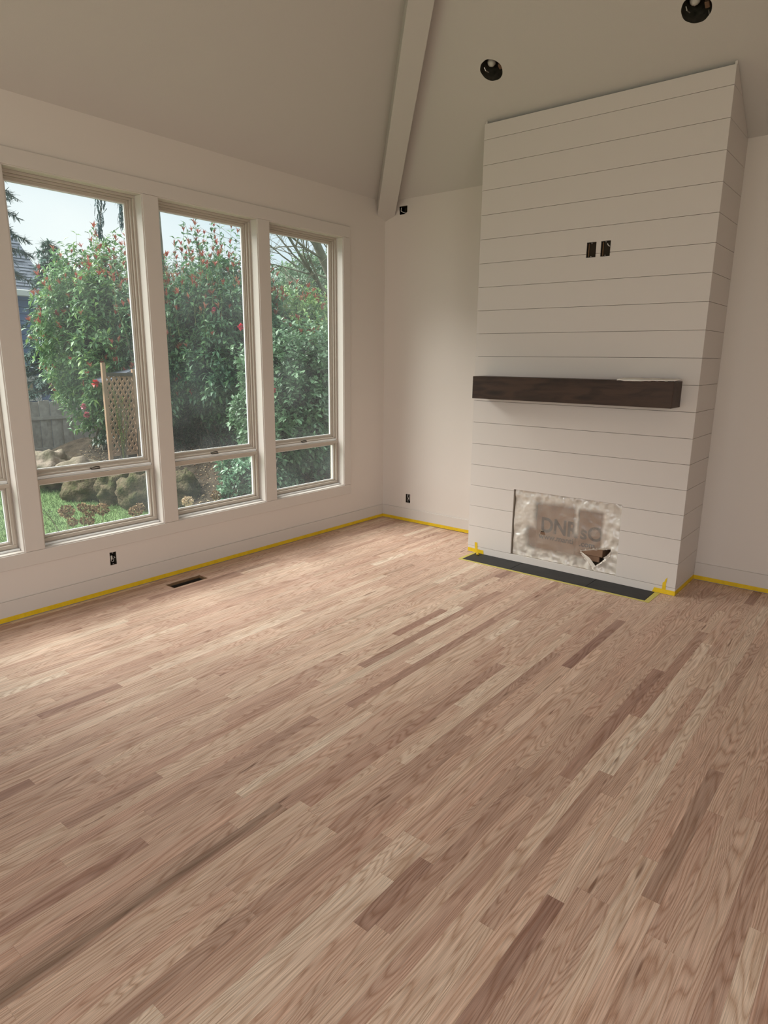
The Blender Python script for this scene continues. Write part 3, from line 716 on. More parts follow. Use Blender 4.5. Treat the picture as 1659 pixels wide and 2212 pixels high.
arc = lambda cx, cz, rx, rz, a0, a1, d=.022, n=9: [(cx+rx*math.cos(math.radians(a0+(a1-a0)*i/n)), d, cz+rz*math.sin(math.radians(a0+(a1-a0)*i/n))) for i in range(n+1)]
ebox('electrical_box','x', -2.958,-2.910,.193,.284, 0, 'open electrical box low in the wall below the windows', [
    (arc(.62,.36,.2,.2,30,-200), .0022,'cable','wire'), ([(.2,.03,.45),(.35,.02,.25),(.5,.03,.3)], .002,'cable_grey','wire'), ([(.82,.02,.6),(.9,.01,.48)], .0025,'cable','wire'),
    ([(.34,.010,.42),(.34,.010,.50),(.36,.012,.62),(.36,.014,.72)], .0075,'bulb','wire_nut')])
ebox('electrical_box','y', .295,.351,.188,.276, 0, 'open electrical box near the floor left of the fireplace', [
    ([(.15,.015,.9),(.2,.02,.6),(.35,.02,.5),(.5,.02,.45)], .0032,'cable','wire'), ([(.62,.01,.92),(.55,.02,.55),(.5,.02,.3),(.65,.02,.2),(.8,.02,.3),(.85,.015,.6)], .003,'cable','wire'), ([(.2,.02,.1),(.25,.02,.3),(.3,.02,.45)], .0032,'cable','wire')])
ebox('electrical_box','y', 2.194,2.261,2.281,2.380, -DEP, 'left one of two cut-out outlet boxes high above the mantel', [
    (arc(.72,.48,.22,.26,200,20), .0028,'cable_grey','wire'), ([(.5,.02,.5),(.6,.03,.2),(.7,.02,.05)], .0028,'cable_grey','wire'), ([(.6,.02,.85),(.75,.02,.8),(.85,.02,.86)], .003,'cable','wire'), ([(.17,.012,.03),(.17,.012,.95)], .0035,'stud','bracket')])
ebox('electrical_box','y', 2.294,2.360,2.281,2.380, -DEP, 'right one of two cut-out outlet boxes high above the mantel', [
    ([(.5,.02,.9),(.45,.03,.6),(.55,.02,.35),(.65,.02,.3),(.8,.03,.65)], .0028,'cable_grey','wire'), ([(.6,.01,.85),(.75,.012,.7),(.95,.02,.62)], .0035,'cable','wire'), (arc(.75,.05,.25,.2,170,40), .0028,'cable','wire'), ([(.17,.012,.03),(.17,.012,.95)], .0035,'stud','bracket')])
wh = empty('wall_hole', (.213,.03,2.872), 'ragged square cable hole beside the ceiling beam end', 'hole')
obj('hole_backing', MB().box(.166,.168,.001,.08,2.870,2.944).box(.258,.260,.001,.08,2.870,2.944).box(.168,.258,.078,.08,2.870,2.944).box(.168,.258,.001,.078,2.868,2.872).box(.168,.258,.001,.078,2.942,2.946), M['dark'], wh)
obj('wire', MB().tube([(.175,.02,2.935),(.18,.01,2.905),(.195,.02,2.895),(.21,.05,2.89)],.004,6), M['cable'], wh)
obj('torn_edge', MB().prism([(.164,-.0004,2.868),(.176,-.0004,2.868),(.172,-.0004,2.88),(.169,-.0004,2.91),(.164,-.0004,2.91)],(0,.003,0)), M['wall'], wh)
obj('torn_edge', MB().prism([(.22,-.0004,2.868),(.262,-.0004,2.868),(.262,-.0004,2.89),(.246,-.0004,2.882)],(0,.003,0)), M['wall'], wh)

# ------------------------------------------------------------------ recessed light cans
for i, d in enumerate(DL):
    t = empty('recessed_light', d, ['open recessed ceiling light can near the sloping beam','open recessed ceiling light can above the fireplace right end'][i], 'ceiling light')
    R_ = .082; dep = .15
    def PT(r, a, h): return tuple(d + (TX*math.cos(a)+TB*math.sin(a))*r + NB*h)
    mb = MB(); sg = 40; prof = [(R_,.001),(R_+.0,.02),(R_,dep*.8),(R_*.8,dep),(.001,dep)]
    for r, h in prof: mb.v += [PT(r, 2*math.pi*k/sg, h) for k in range(sg)]
    for a_ in range(len(prof)-1):
        for k in range(sg): mb.f.append((a_*sg+k, a_*sg+(k+1)%sg, (a_+1)*sg+(k+1)%sg, (a_+1)*sg+k)); mb.m.append(0)
    obj('can_housing', mb, M['can'], t, smooth='auto')
    mb = MB(); mb.ball(tuple(d+NB*.075+TX*(-.022)+TB*(.004)), .030, 2); obj('socket', mb, M['bulb'], t, smooth=True)
    mb = MB(); mb.box(-1,1,-1,1,-1,1)
    mb.v = [tuple(d + TX*(.045+x*.013) + TB*(-.020+y*.018) + NB*(.05+z*.014)) for x,y,z in mb.v]
    obj('junction_box', mb, M['rust'], t, bevel=.003)
    obj('clip', MB().tube([d+TX*.052+TB*(-.045)+NB*.03, d+TX*.058+TB*(-.060)+NB*.012],.004,6), M['nickel'], t)
    obj('clip', MB().tube([d+TX*-.060+TB*(.012)+NB*.03, d+TX*-.055+TB*(-.005)+NB*.02, d+TX*-.045+TB*(-.03)+NB*.03],.0035,6), M['nickel'], t)

# ================================================================== GARDEN
GZ = -.60
def ground_z(x, y):
    bed = sstep(-.15, 1.3, y + .12*math.sin(x*1.7)) * sstep(-10.5,-8.6,x)
    z = GZ + .60*bed*sstep(-1.6,-3.9,x)
    z -= .55*sstep(-9,-12,x)
    return z + .03*mnoise.noise(Vector((x*.8,y*.8,0)))
gx = np.concatenate([np.linspace(-60,-14,12,endpoint=False), np.linspace(-14,-.17,90)]); gy = np.concatenate([np.linspace(-30,-6,10,endpoint=False), np.linspace(-6,8,90,endpoint=False), np.linspace(8,50,14)])
mb = MB()
for x in gx:
    for y in gy: mb.v.append((float(x),float(y),ground_z(x,y)))
ny = len(gy)
for i in range(len(gx)-1):
    for j in range(ny-1):
        k = i*ny+j; mb.f.append((k,k+ny,k+ny+1,k+1))
        cy_ = mb.v[k][1]; mb.m.append(1 if (cy_ > -.25+.12*math.sin(mb.v[k][0]*2.3) or mb.v[k][0] < -8.5) else 0)
obj('ground', mb, [M['lawn'], M['soil']], smooth=True, kind='structure')
obj('ground_far_side', MB().quad((-.17,-60,-.62),(60,-60,-.62),(60,50,-.62),(-.17,50,-.62)), M['lawn'], kind='structure')

# ---- leaf machinery
def frames(D, roll=None):
    n = len(D); D = D/np.maximum(np.linalg.norm(D,axis=1,keepdims=True),1e-9)
    up = np.tile([0,0,1.0],(n,1)) + NR.normal(0,.15,(n,3))
    S = np.cross(D,up); S /= np.maximum(np.linalg.norm(S,axis=1,keepdims=True),1e-9); Nn = np.cross(S,D)
    if roll is not None:
        c, s = np.cos(roll)[:,None], np.sin(roll)[:,None]; S, Nn = S*c+Nn*s, Nn*c-S*s
    return D, S, Nn
T_LEAF = np.array([[0,0,0],[.5,.5,.10],[1,0,-.12],[.5,-.5,.10],[.5,0,0]]); F_LEAF = np.array([[0,4,1],[4,2,1],[0,3,4],[4,3,2]])
T_NEED = np.array([[0,.5,0],[1,.25,-.08],[1,-.25,-.08],[0,-.5,0]]); F_NEED = np.array([[0,1,2],[0,2,3]])
def leaf_arrays(P, D, ln, wd, roll=None, T=T_LEAF, F=F_LEAF):
    D, S, Nn = frames(D, roll); n = len(P); k = len(T)
    ln = np.broadcast_to(ln,(n,))[:,None,None]; wd = np.broadcast_to(wd,(n,))[:,None,None]
    V = P[:,None,:] + D[:,None,:]*T[None,:,0:1]*ln + S[:,None,:]*T[None,:,1:2]*wd + Nn[:,None,:]*T[None,:,2:3]*ln
    Fc = F[None,:,:] + (np.arange(n)*k)[:,None,None]
    return V.reshape(-1,3), Fc.reshape(-1,3)
def mesh_np(name, V, F, m, cols=None, parent=None, **props):
    me = bpy.data.meshes.new(name); off = whereis(parent); V = V - np.array(off)
    me.vertices.add(len(V)); me.vertices.foreach_set('co', V.astype(np.float32).ravel())
    me.loops.add(F.size); me.loops.foreach_set('vertex_index', F.astype(np.int32).ravel())
    me.polygons.add(len(F)); me.polygons.foreach_set('loop_start', np.arange(len(F),dtype=np.int32)*F.shape[1]); me.polygons.foreach_set('loop_total', np.full(len(F),F.shape[1],dtype=np.int32))
    me.update(calc_edges=True)
    if cols is not None:
        a = me.attributes.new('col','FLOAT_COLOR','POINT'); c4 = np.ones((len(V),4),dtype=np.float32); c4[:,:3] = cols; a.data.foreach_set('color', c4.ravel())
    me.materials.append(m); o = bpy.data.objects.new(name, me); COL.objects.link(o); o.parent = parent
    for k, v in props.items(): o[k] = v
    return o
def palette(n, cs, jit=.25):
    cs = np.array(cs); c = cs[NR.randint(0,len(cs),n)]; return np.clip(c*(1+NR.uniform(-jit,jit,(n,1))),0,1)
def shoots_to_leaves(tips, dirs, per, ln, wd, cols, tilt=(40,85), back=.12, T=T_LEAF, F=F_LEAF, droop=.15):
    n = len(tips)*per
    Tp = np.repeat(tips,per,0); Dp = np.repeat(dirs,per,0); D, S, Nn = frames(Dp)
    ang = np.tile(np.arange(per)*2.4,len(tips)) + np.repeat(NR.uniform(0,6.28,len(tips)),per)
    tl = np.radians(NR.uniform(tilt[0],tilt[1],n))[:,None]
    R = S*np.cos(ang)[:,None] + Nn*np.sin(ang)[:,None]
    LD = D*np.cos(tl) + R*np.sin(tl); LD[:,2] -= droop*NR.uniform(0,1,n)
    P = Tp - D*(NR.uniform(0,back,n)[:,None])
    L_ = ln*NR.uniform(.65,1.15,n); V, Fc = leaf_arrays(P, LD, L_, wd*L_/ln*NR.uniform(.85,1.1,n), NR.uniform(-.5,.5,n), T, F)
    return V, Fc, np.repeat(cols,len(T),0), (P, LD, L_)
def lump(dirs, seed, amp):
    out = np.ones(len(dirs))
    for i, d in enumerate(dirs): out[i] = 1+amp*mnoise.noise(Vector(d*1.7)+Vector((seed,0,0)))+amp*.6*mnoise.noise(Vector(d*4.3)+Vector((0,seed,0)))
    return out
def rand_dirs(n):
    d = NR.normal(0,1,(n,3)); return d/np.linalg.norm(d,axis=1,keepdims=True)
def merge(parts):
    Vs, Fs, Cs, o = [], [], [], 0
    for V, F, C in parts: Vs.append(V); Fs.append(F+o); Cs.append(C); o += len(V)
    return np.vstack(Vs), np.vstack(Fs), np.vstack(Cs)
LEAF_MESH = {}
def leaf_proto(key, wratio, color, m):
    if key not in LEAF_MESH:
        me = bpy.data.meshes.new('leaf')
        # a fuller leaf outline with midrib fold for the pickable ones
        xs = [0,.15,.35,.6,.82,1]; ws = [0,.26,.46,.5,.32,0]; v=[]; f=[]
        for x, w in zip(xs,ws): v += [(x,w*wratio,.10*w-.12*x*x),(x,0,-.12*x*x),(x,-w*wratio,.10*w-.12*x*x)]
        for i in range(5): a=3*i; f += [(a,a+3,a+4,a+1),(a+1,a+4,a+5,a+2)]
        me.from_pydata(v,[],f); me.materials.append(m)
        at_ = me.attributes.new('col','FLOAT_COLOR','POINT'); at_.data.foreach_set('color', np.tile([*color,1],len(v)).astype(np.float32))
        LEAF_MESH[key] = me
    return LEAF_MESH[key]
def place_leaves(parent, P, D, L_, key, wratio, colors, m, count):
    """single leaves on the side of the crown nearest to the house, as parts that share mesh data"""
    cam_ = np.array(CAM); dist = np.linalg.norm(P-cam_,axis=1)
    idx = np.argsort(dist)[:count*4]; idx = NR.permutation(idx)[:count]
    off = whereis(parent)
    for q, i in enumerate(idx):
        me = leaf_proto(key+str(q%len(colors)), wratio, colors[q%len(colors)], m)
        o = bpy.data.objects.new('leaf', me); COL.objects.link(o); o.parent = parent
        d = Vector(D[i]).normalized(); s = d.cross(Vector((0,0,1))).normalized(); n = s.cross(d)
        n = (n + Vector(NR.normal(0,.25,3))).normalized(); s = d.cross(n).normalized(); n = s.cross(d)
        mt_ = Matrix((d,-s,n)).transposed().to_4x4(); mt_ = mt_ @ Matrix.Scale(float(L_[i])*1.1,4)
        mt_.translation = Vector(P[i])-off + d*(.03)
        o.matrix_local = mt_
GREEN = [(0.136,0.259,0.116),(0.186,0.337,0.155),(0.246,0.418,0.205),(0.112,0.215,0.112),(0.315,0.477,0.255)]
DKGREEN = [(0.091,0.192,0.110),(0.128,0.260,0.148),(0.176,0.317,0.186),(0.077,0.158,0.098),(0.246,0.388,0.246)]
YLGREEN = [(0.287,0.449,0.145),(0.380,0.541,0.198),(0.219,0.381,0.138),(0.472,0.614,0.270)]
RED = [(.46,.09,.07),(.54,.15,.11),(.40,.08,.06),(.52,.24,.16)]
def shrub(name, label, base, c, rad, n_sh, ln, wd, pal, red, seed, group=None, sticks=0, singles=0, per=8, zmin=None, stick_h=(.3,.8), flowers=0, key='a'):
    t = empty(name, base, label, 'shrub', group); c = np.array(c); rad = np.array(rad)
    dirs = rand_dirs(n_sh); L_ = lump(dirs, seed, .32); rr = np.clip(1-np.abs(NR.normal(0,.16,n_sh)),.45,1.03)
    tips = c + dirs*rad*(L_*rr)[:,None]
    keep = (tips[:,2] > (zmin if zmin is not None else base[2]+.05)) & ((NR.uniform(0,1,len(tips)) > .5) | (tips[:,2] < c[2]+.62*rad[2])); tips = tips[keep]; dirs = dirs[keep]; rr = rr[keep]
    sd = dirs*np.array([.8,.8,.55]) + np.array([0,0,.45]) + NR.normal(0,.28,dirs.shape)
    cols = palette(len(tips)*per, pal)
    V, F, C, leaves = shoots_to_leaves(tips, sd, per, ln, wd, cols, back=ln*1.3)
    parts = [(V,F,C)]
    V2, F2, C2, _ = shoots_to_leaves(c+rand_dirs(n_sh//4)*rad*NR.uniform(.3,.72,(n_sh//4,1)), rand_dirs(n_sh//4), per, ln*1.1, wd*1.2, palette(n_sh//4*per, [(.02,.045,.02),(.03,.06,.03)]), back=ln*2)  # inner leaves coloured near-black green, painting shade inside the crown
    parts.append((V2,F2,C2))
    stick_mb = MB(); st_tips = []; st_dirs = []
    for k in range(sticks):
        a = NR.uniform(0,6.28); r = math.sqrt(NR.uniform(0,1))*.95
        x, y = c[0]+rad[0]*r*math.cos(a), c[1]+rad[1]*r*math.sin(a); z = c[2]+rad[2]*math.sqrt(max(0,1-r*r))*.92; h = NR.uniform(*stick_h)
        lean = NR.normal(0,.12,2); p0 = Vector((x,y,z-.25)); p1 = Vector((x+lean[0]*h,y+lean[1]*h,z+h)); mid = (p0+p1)/2+Vector((NR.normal(0,.03),NR.normal(0,.03),0))
        stick_mb.tube([p0,mid,p1], .0045, 3, r1=.002, cap=False)
        for q in np.linspace(.35,1,max(3,int(h*9))):
            pt = p0.lerp(p1,q); st_tips.append(pt); st_dirs.append((p1-p0).normalized())
    if st_tips:
        V3,F3,C3,_ = shoots_to_leaves(np.array([tuple(p) for p in st_tips]), np.array([tuple(p) for p in st_dirs]), 3, ln*.9, wd*.85, palette(len(st_tips)*3, pal), tilt=(30,75), back=.02)
        parts.append((V3,F3,C3))
    V, F, C = merge(parts)
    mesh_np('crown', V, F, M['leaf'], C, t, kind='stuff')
    # reddish young shoots
    top = (tips[:,2]-c[2])/rad[2]; pr_ = np.clip(red*(.35+.65*np.clip(top+.3,0,1.3)),0,1); sel = (NR.uniform(0,1,len(tips)) < pr_) & (rr > .8)
    rt, rd = tips[sel], sd[sel]*.5+np.array([0,0,.8])
    # shoots come in clumps: weight by noise
    nz_ = np.array([mnoise.noise(Vector(p*1.9)+Vector((seed,seed,0))) for p in rt]) if len(rt) else np.zeros(0)
    rt, rd = rt[nz_ > -.08], rd[nz_ > -.08]
    if st_tips:
        m_ = NR.uniform(0,1,len(st_tips)) < .3*(red > 0); rt = np.vstack([rt, np.array([tuple(p) for p in st_tips])[m_]]); rd = np.vstack([rd, np.array([tuple(p) for p in st_dirs])[m_]])
    if len(rt):
        rt = rt + rd/np.linalg.norm(rd,axis=1,keepdims=True)*ln*.5
        V4,F4,C4,_ = shoots_to_leaves(rt, rd, 7, ln*.85, wd*.5, palette(len(rt)*7, RED), tilt=(8,38), back=.03, droop=0)
        mesh_np('red_shoots', V4, F4, M['leaf'], C4, t, kind='stuff', label='reddish young leaf shoots')
    br = MB(); b0 = Vector(base)
    for k in range(16):
        q = Vector(tips[NR.randint(len(tips))]); s0 = b0+Vector((NR.normal(0,.12),NR.normal(0,.12),0)); md_ = s0.lerp(q,.5)+Vector((0,0,.15)); br.tube([s0,md_,q], .022, 5, r1=.005, cap=False)
    obj('stem', br, M['bark'], t, smooth=True)
    if stick_mb.v: obj('upright_shoots', stick_mb, M['twig'], t, kind='stuff')
    if singles: place_leaves(t, leaves[0], leaves[1], leaves[2], key, wd/ln, pal, M['leaf'], singles)
    return t, tips
g_h = 'photinia shrubs of the garden hedge'
s1, tips1 = shrub('photinia_shrub', 'big rounded green shrub with red tips left of the lattice panel', (-7.0,.95,ground_z(-7,.95)), (-7.15,1.16,1.80), (.95,1.18,1.62), 4300, .120, .046, GREEN+YLGREEN[:1], .30, 1.3, g_h, sticks=46, singles=70, zmin=.25, stick_h=(.15,.45), key='p1')
s2, tips2 = shrub('photinia_shrub', 'tall dense dark green shrub filling the second window from the corner', (-5.9,2.35,ground_z(-5.9,2.35)), (-5.9,2.62,1.70), (1.05,1.30,1.55), 4700, .125, .050, DKGREEN+GREEN[:2], .15, 4.1, g_h, sticks=110, singles=70, zmin=-.05, stick_h=(.25,.95), key='p2')
s3, tips3 = shrub('photinia_shrub', 'olive green shrub with red tips behind the camellia', (-5.6,4.25,ground_z(-5.6,4.2)), (-5.5,4.15,1.35), (1.0,1.25,1.50), 3600, .115, .048, YLGREEN+GREEN[:3], .55, 7.7, g_h, sticks=30, singles=40, stick_h=(.1,.35), key='p3')
s4, tips4 = shrub('camellia_bush', 'glossy dark camellia bush close outside the window nearest the room corner', (-3.5,2.0,ground_z(-3.5,2)), (-3.55,2.20,.80), (.95,1.22,1.36), 3400, .098, .056, [(.085,.17,.08),(.12,.22,.115),(.16,.27,.15),(.22,.34,.20)], 0, 2.6, None, sticks=0, singles=120, zmin=-.55, per=7, key='c')
# a leaning wing of hedge between lattice and second window
s5, tips5 = shrub('photinia_shrub', 'narrow shrub with red tips growing over the right side of the lattice', (-5.95,1.15,ground_z(-5.9,1.1)), (-6.25,1.30,1.55), (.55,.62,1.5), 1900, .115, .044, GREEN+DKGREEN, .45, 9.2, g_h, sticks=24, singles=0, zmin=.0, key='p5')
s7, tips7 = shrub('low_shrub', 'shaded low growth under the tall dense shrub', (-6.3,2.1,ground_z(-6.3,2.1)), (-6.4,2.1,.25), (.7,1.7,.42), 1300, .10, .045, [(.03,.06,.03),(.05,.09,.045)], 0, 6.5, None, zmin=-.2, key='l2')  # filler added below the hedge, its dark palette paints the shade there
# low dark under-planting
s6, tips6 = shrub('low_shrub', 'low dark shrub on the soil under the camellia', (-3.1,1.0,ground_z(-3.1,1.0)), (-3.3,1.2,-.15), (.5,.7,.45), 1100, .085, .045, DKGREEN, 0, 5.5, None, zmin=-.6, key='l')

# camellia blossoms
def blossom(p, r, col, label, par):
    n = 34; dd = rand_dirs(n); dd[:,0] = np.abs(dd[:,0]); P = np.array(p)[None,:]+dd*r*.25
    V, F = leaf_arrays(P, dd, r*.85, r*.9); C = np.clip(np.repeat(np.array(col)[None,:]*(1+NR.uniform(-.2,.2,(n,1))),5,0),0,1)
    mesh_np('flower', V, F, M['leaf'], C, par, label=label)
blossom(at(519,706,-2.62), .045, (.62,.03,.08), 'crimson camellia blossom seen at the second window right edge', s4)
blossom(at(590,843,-2.60), .040, (.60,.03,.07), 'crimson camellia blossom low at the last window left edge', s4)
blossom(at(206,828,-5.75), .065, (.60,.06,.05), 'bright red flower beside the lattice top post', s1)
blossom(at(180,878,-6.15), .050, (.55,.16,.22), 'pink flower midway on the big rounded shrub', s1)
blossom(at(187,896,-6.15), .055, (.50,.14,.18), 'dusky pink flower low on the big rounded shrub', s1)
blossom(at(462,668,-4.75), .035, (.55,.08,.14), 'small pink flower in the upper dark shrub', s2)

# ---- conifers
def conifer(name, label, base, h, rbot, n_br, cols, seed, zfrom=.15, needle=(.10,.02), group=None):
    t = empty(name, base, label, 'tree', group); b = Vector(base); R_ = random.Random(seed)
    obj('trunk', MB().tube([b,b+Vector((.05,0,h*.5)),b+Vector((0,0,h))], .02*h+.04, 8, r1=.02), M['bark'], t, smooth=True)
    P = []; D = []; brm = MB()
    for k in range(n_br):
        q = zfrom+(1-zfrom)*(k/n_br)**.85; z = h*q; L_ = rbot*(1-q)**.8*R_.uniform(.8,1.15)+.12; a = k*2.4+R_.uniform(-.4,.4)
        d = Vector((math.cos(a),math.sin(a),0)); p0 = b+Vector((0,0,z)); pts = []
        for s in range(7):
            u = s/6; pts.append(p0+d*L_*u+Vector((0,0,L_*(.12*u-.38*u*u))))
        brm.tube(pts, .018+.012*(1-q), 4, r1=.004, cap=False)
        for s in range(int(26*L_)+6):
            u = R_.uniform(.12,1); i = min(5,int(u*6)); c_ = pts[i].lerp(pts[i+1],u*6-i); side = R_.choice((-1,1)); w = L_*.32*(1-u*.7)
            dv = (d*.7+Vector((-d.y,d.x,0))*side*R_.uniform(.3,1)+Vector((0,0,R_.uniform(-.55,.05)))).normalized()
            m_ = max(2,int(w/.04))
            for g in range(m_):
                cc = c_+dv*w*g/m_
                for _ in range(3): P.append(tuple(cc)); nd = dv+Vector((R_.gauss(0,.5),R_.gauss(0,.5),R_.gauss(0,.4))); D.append(tuple(nd))
    obj('branches', brm, M['bark'], t, kind='stuff')
    P = np.array(P); D = np.array(D); V, F = leaf_arrays(P, D, needle[0]*NR.uniform(.7,1.3,len(P)), needle[1], None, T_NEED, F_NEED)
    mesh_np('needles', V, F, M['needle'], np.repeat(palette(len(P),cols,.3),4,0), t, kind='stuff')
    return t
p_ = at(-28,620,-11.0); conifer('conifer', 'dark conifer whose branches reach in at the far left of the windows', (p_.x,p_.y,-1.1), 8.2, 1.6, 80, [(.13,.19,.19),(.17,.24,.23)], 3, .50, (.12,.022))
p_ = at(116,640,-13.5); conifer('conifer', 'small pointed evergreen rising behind the big rounded shrub', (p_.x,p_.y,-1.1), at(114,520,-13.5).z+1.1, 1.5, 90, [(.15,.24,.20),(.19,.29,.24)], 5, .3, (.14,.03))
# drooping cedar sprays from a limb overhead
ct = empty('cedar_tree', (-6.4,1.75,ground_z(-6.4,1.75)), 'cedar whose drooping sprays hang into the top of the third window', 'tree')
b = Vector((-6.4,1.75,0))
obj('trunk', MB().tube([(-6.4,1.75,-.1),(-6.35,1.72,2.5),(-6.4,1.7,5.6)], .11, 9, r1=.06), M['bark'], ct, smooth=True)
lim = MB(); P=[]; D=[]
for (u, vt, vb, w_) in ((216,418,512,.16),(262,428,486,.12),(272,436,470,.10)):
    a_ = at(u,vt-45,-5.6); z_ = at(u,vb,-5.6)
    lim.tube([(-6.4,1.7,a_.z+.5),(-6.0,(1.7+a_.y)/2,a_.z+.35),tuple(a_),tuple(a_.lerp(z_,.5)+Vector((0,.02,0))),tuple(z_)], .02, 5, r1=.003, cap=False)
    for k in range(300):
        q = NR.uniform(0,1); c_ = a_.lerp(z_,q); wv = w_*(1-q*.75); P.append((c_.x+NR.normal(0,wv*.3),c_.y+NR.normal(0,wv*.42),c_.z+NR.normal(0,.02))); D.append((NR.normal(0,.4),NR.normal(0,.4),-1))
obj('limb', lim, M['bark'], ct, smooth=True)
P=np.array(P); D=np.array(D); V,F = leaf_arrays(P,D,.07*NR.uniform(.7,1.4,len(P)),.013,None,T_NEED,F_NEED); mesh_np('needles',V,F,M['needle'],np.repeat(palette(len(P),[(.05,.09,.10),(.07,.12,.13)]),4,0),ct,kind='stuff')

# ---- bare tree at the right
bt_ = empty('bare_tree', (-6.9,7.0,-.3), 'leafless tree with pale mossy limbs high in the window nearest the corner', 'tree')
def limb(mb, p0, d, L_, r, depth, R_):
    pts = [p0]; d = d.normalized(); n = 6
    for s in range(n):
        d = (d+Vector((R_.gauss(0,.10),R_.gauss(0,.10),R_.gauss(0,.08)+.02))).normalized(); pts.append(pts[-1]+d*L_/n)
    mb.tube(pts, r, 6 if r > .02 else 4, r1=r*.35, cap=False)
    if depth == 0: return
    for k in range(5 if depth > 1 else 6):
        i = R_.randint(1,n-1); q = pts[i].lerp(pts[i+1],R_.random()); dd = (d+Vector((R_.gauss(0,.45),R_.gauss(0,.45),R_.gauss(0,.4)))).normalized()
        limb(mb, q, dd, L_*R_.uniform(.4,.65), r*.45, depth-1, R_)
R_ = random.Random(21); trunk_top = at(712,640,-6.6)
obj('trunk', MB().tube([(-6.9,7.0,-.35),(-6.8,6.85,1.2),tuple(at(735,700,-6.7)),tuple(at(716,600,-6.5)),tuple(at(672,500,-6.4)),tuple(at(650,430,-6.4))], .15, 10, r1=.07), M['moss_bark'], bt_, smooth=True)
for (u0,v0,u1,v1,r) in ((712,645,585,510,.050),(700,560,575,480,.030),(712,645,640,560,.028),(705,600,560,565,.022),(690,520,640,440,.045),(712,690,600,640,.020),(716,600,700,440,.03),(640,575,470,450,.018),(690,545,520,430,.02)):
    m_ = MB(); a_ = at(u0,v0,-6.45); b_ = at(u1,v1,-6.2); limb(m_, a_, b_-a_, (b_-a_).length*1.05, r, 2, R_); obj('limb', m_, M['moss_bark'], bt_, smooth=True)

# ---- background evergreens
def tree_far(label, u, v, x, rad, n, pal, seed, ln=.16):
    c = at(u,v,x); t = empty('evergreen_tree', (c.x,c.y,-1.0), label, 'tree', 'evergreen trees beyond the hedge')
    dirs = rand_dirs(n); L_ = lump(dirs, seed, .3); tips = np.array(c)+dirs*np.array(rad)*(L_*np.clip(1-np.abs(NR.normal(0,.2,n)),.4,1))[:,None]
    V,F,C,_ = shoots_to_leaves(tips, dirs+np.array([0,0,.3]), 6, ln, ln*.35, palette(n*6,pal), back=.1); mesh_np('crown', V, F, M['leaf'], C, t, kind='stuff')
    obj('trunk', MB().tube([(c.x,c.y,-1.0),(c.x,c.y,c.z)], .12, 7, r1=.06), M['bark'], t, smooth=True)
tree_far('soft green evergreen behind the bare limbs in the last window', 705,650,-10.0, (1.5,1.7,1.3), 2400, [(.22,.33,.20),(.28,.38,.24),(.18,.27,.18)], 1)
tree_far('grey green evergreen low behind the red tipped hedge', 640,640,-12.5, (1.8,2.2,.9), 1800, [(.28,.36,.29),(.34,.42,.34)], 2)
tree_far('dark evergreen standing far behind the tall dense shrub', 440,665,-12.5, (2.0,2.6,1.2), 2200, [(.22,.30,.26),(.28,.35,.30)], 3)

# ---- lattice trellis
TA = Vector(at(238,990,-5.70)); TA.z = -.08; TBp = Vector((TA.x+.02, TA.y+.62, -.08)); tdir = (TBp-TA).normalized(); tn = Vector((tdir.y,-tdir.x,0))
def tp(s, z, d=0): return TA+tdir*s+Vector((0,0,z))+tn*d
tr = empty('lattice_trellis', TA+Vector((.0,.3,0)), 'tall cedar lattice panel with a climber, standing before the shrubs', 'trellis')
def tbar(name, s0,z0,s1,z1,w,th,d,m):
    a_ = tp(s0,z0,d); b_ = tp(s1,z1,d); ax = (b_-a_).normalized(); wv = ax.cross(tn).normalized()*w/2; m_ = MB()
    m_.prism([a_-wv,a_+wv,b_+wv,b_-wv], tn*th); return obj(name, m_, m, tr)
TW, TZ0, TZ1 = .44, .13, 1.36
tbar('post', -.0,-.05, -.0,1.56, .055,.05,0, M['cedar']); tbar('post', TW+.05,-.05, TW+.05,1.46, .055,.05,0, M['cedar']); tbar('post', TW+.14,-.05,TW+.14,.80,.04,.04,0, M['cedar'])
tbar('rail', .03,TZ1+.02, TW+.02,TZ1+.02, .05,.04,.01, M['cedar_grey']); tbar('rail', .03,TZ0, TW+.02,TZ0, .04,.03,.005, M['cedar'])
def lat(s0, s1, z0, z1, step, w):
    for sgn, d in ((1,.012),(-1,.022)):
        span = (s1-s0)+(z1-z0)*.62; k = -int((z1-z0)*.62/step)-1 if True else 0
        c_ = s0-(z1-z0)*.62 if sgn > 0 else s0
        while c_ < s1+(0 if sgn > 0 else (z1-z0)*.62):
            # line s = c_ + sgn*.62*(z-z0) clipped to [s0,s1]
            f = lambda z: c_+sgn*.62*(z-z0)
            za, zb2 = z0, z1
            if sgn > 0: za = max(z0, z0+(s0-c_)/.62); zb2 = min(z1, z0+(s1-c_)/.62)
            else: za = max(z0, z0+(c_-s1)/.62); zb2 = min(z1, z0+(c_-s0)/.62)
            if zb2-za > .03: tbar('slat', f(za),za, f(zb2),zb2, w,.008,d, M['cedar'])
            c_ += step
lat(.03, TW+.02, TZ0+.02, TZ1, .085, .034); lat(TW+.08, TW+.40, .05, .75, .085, .034)
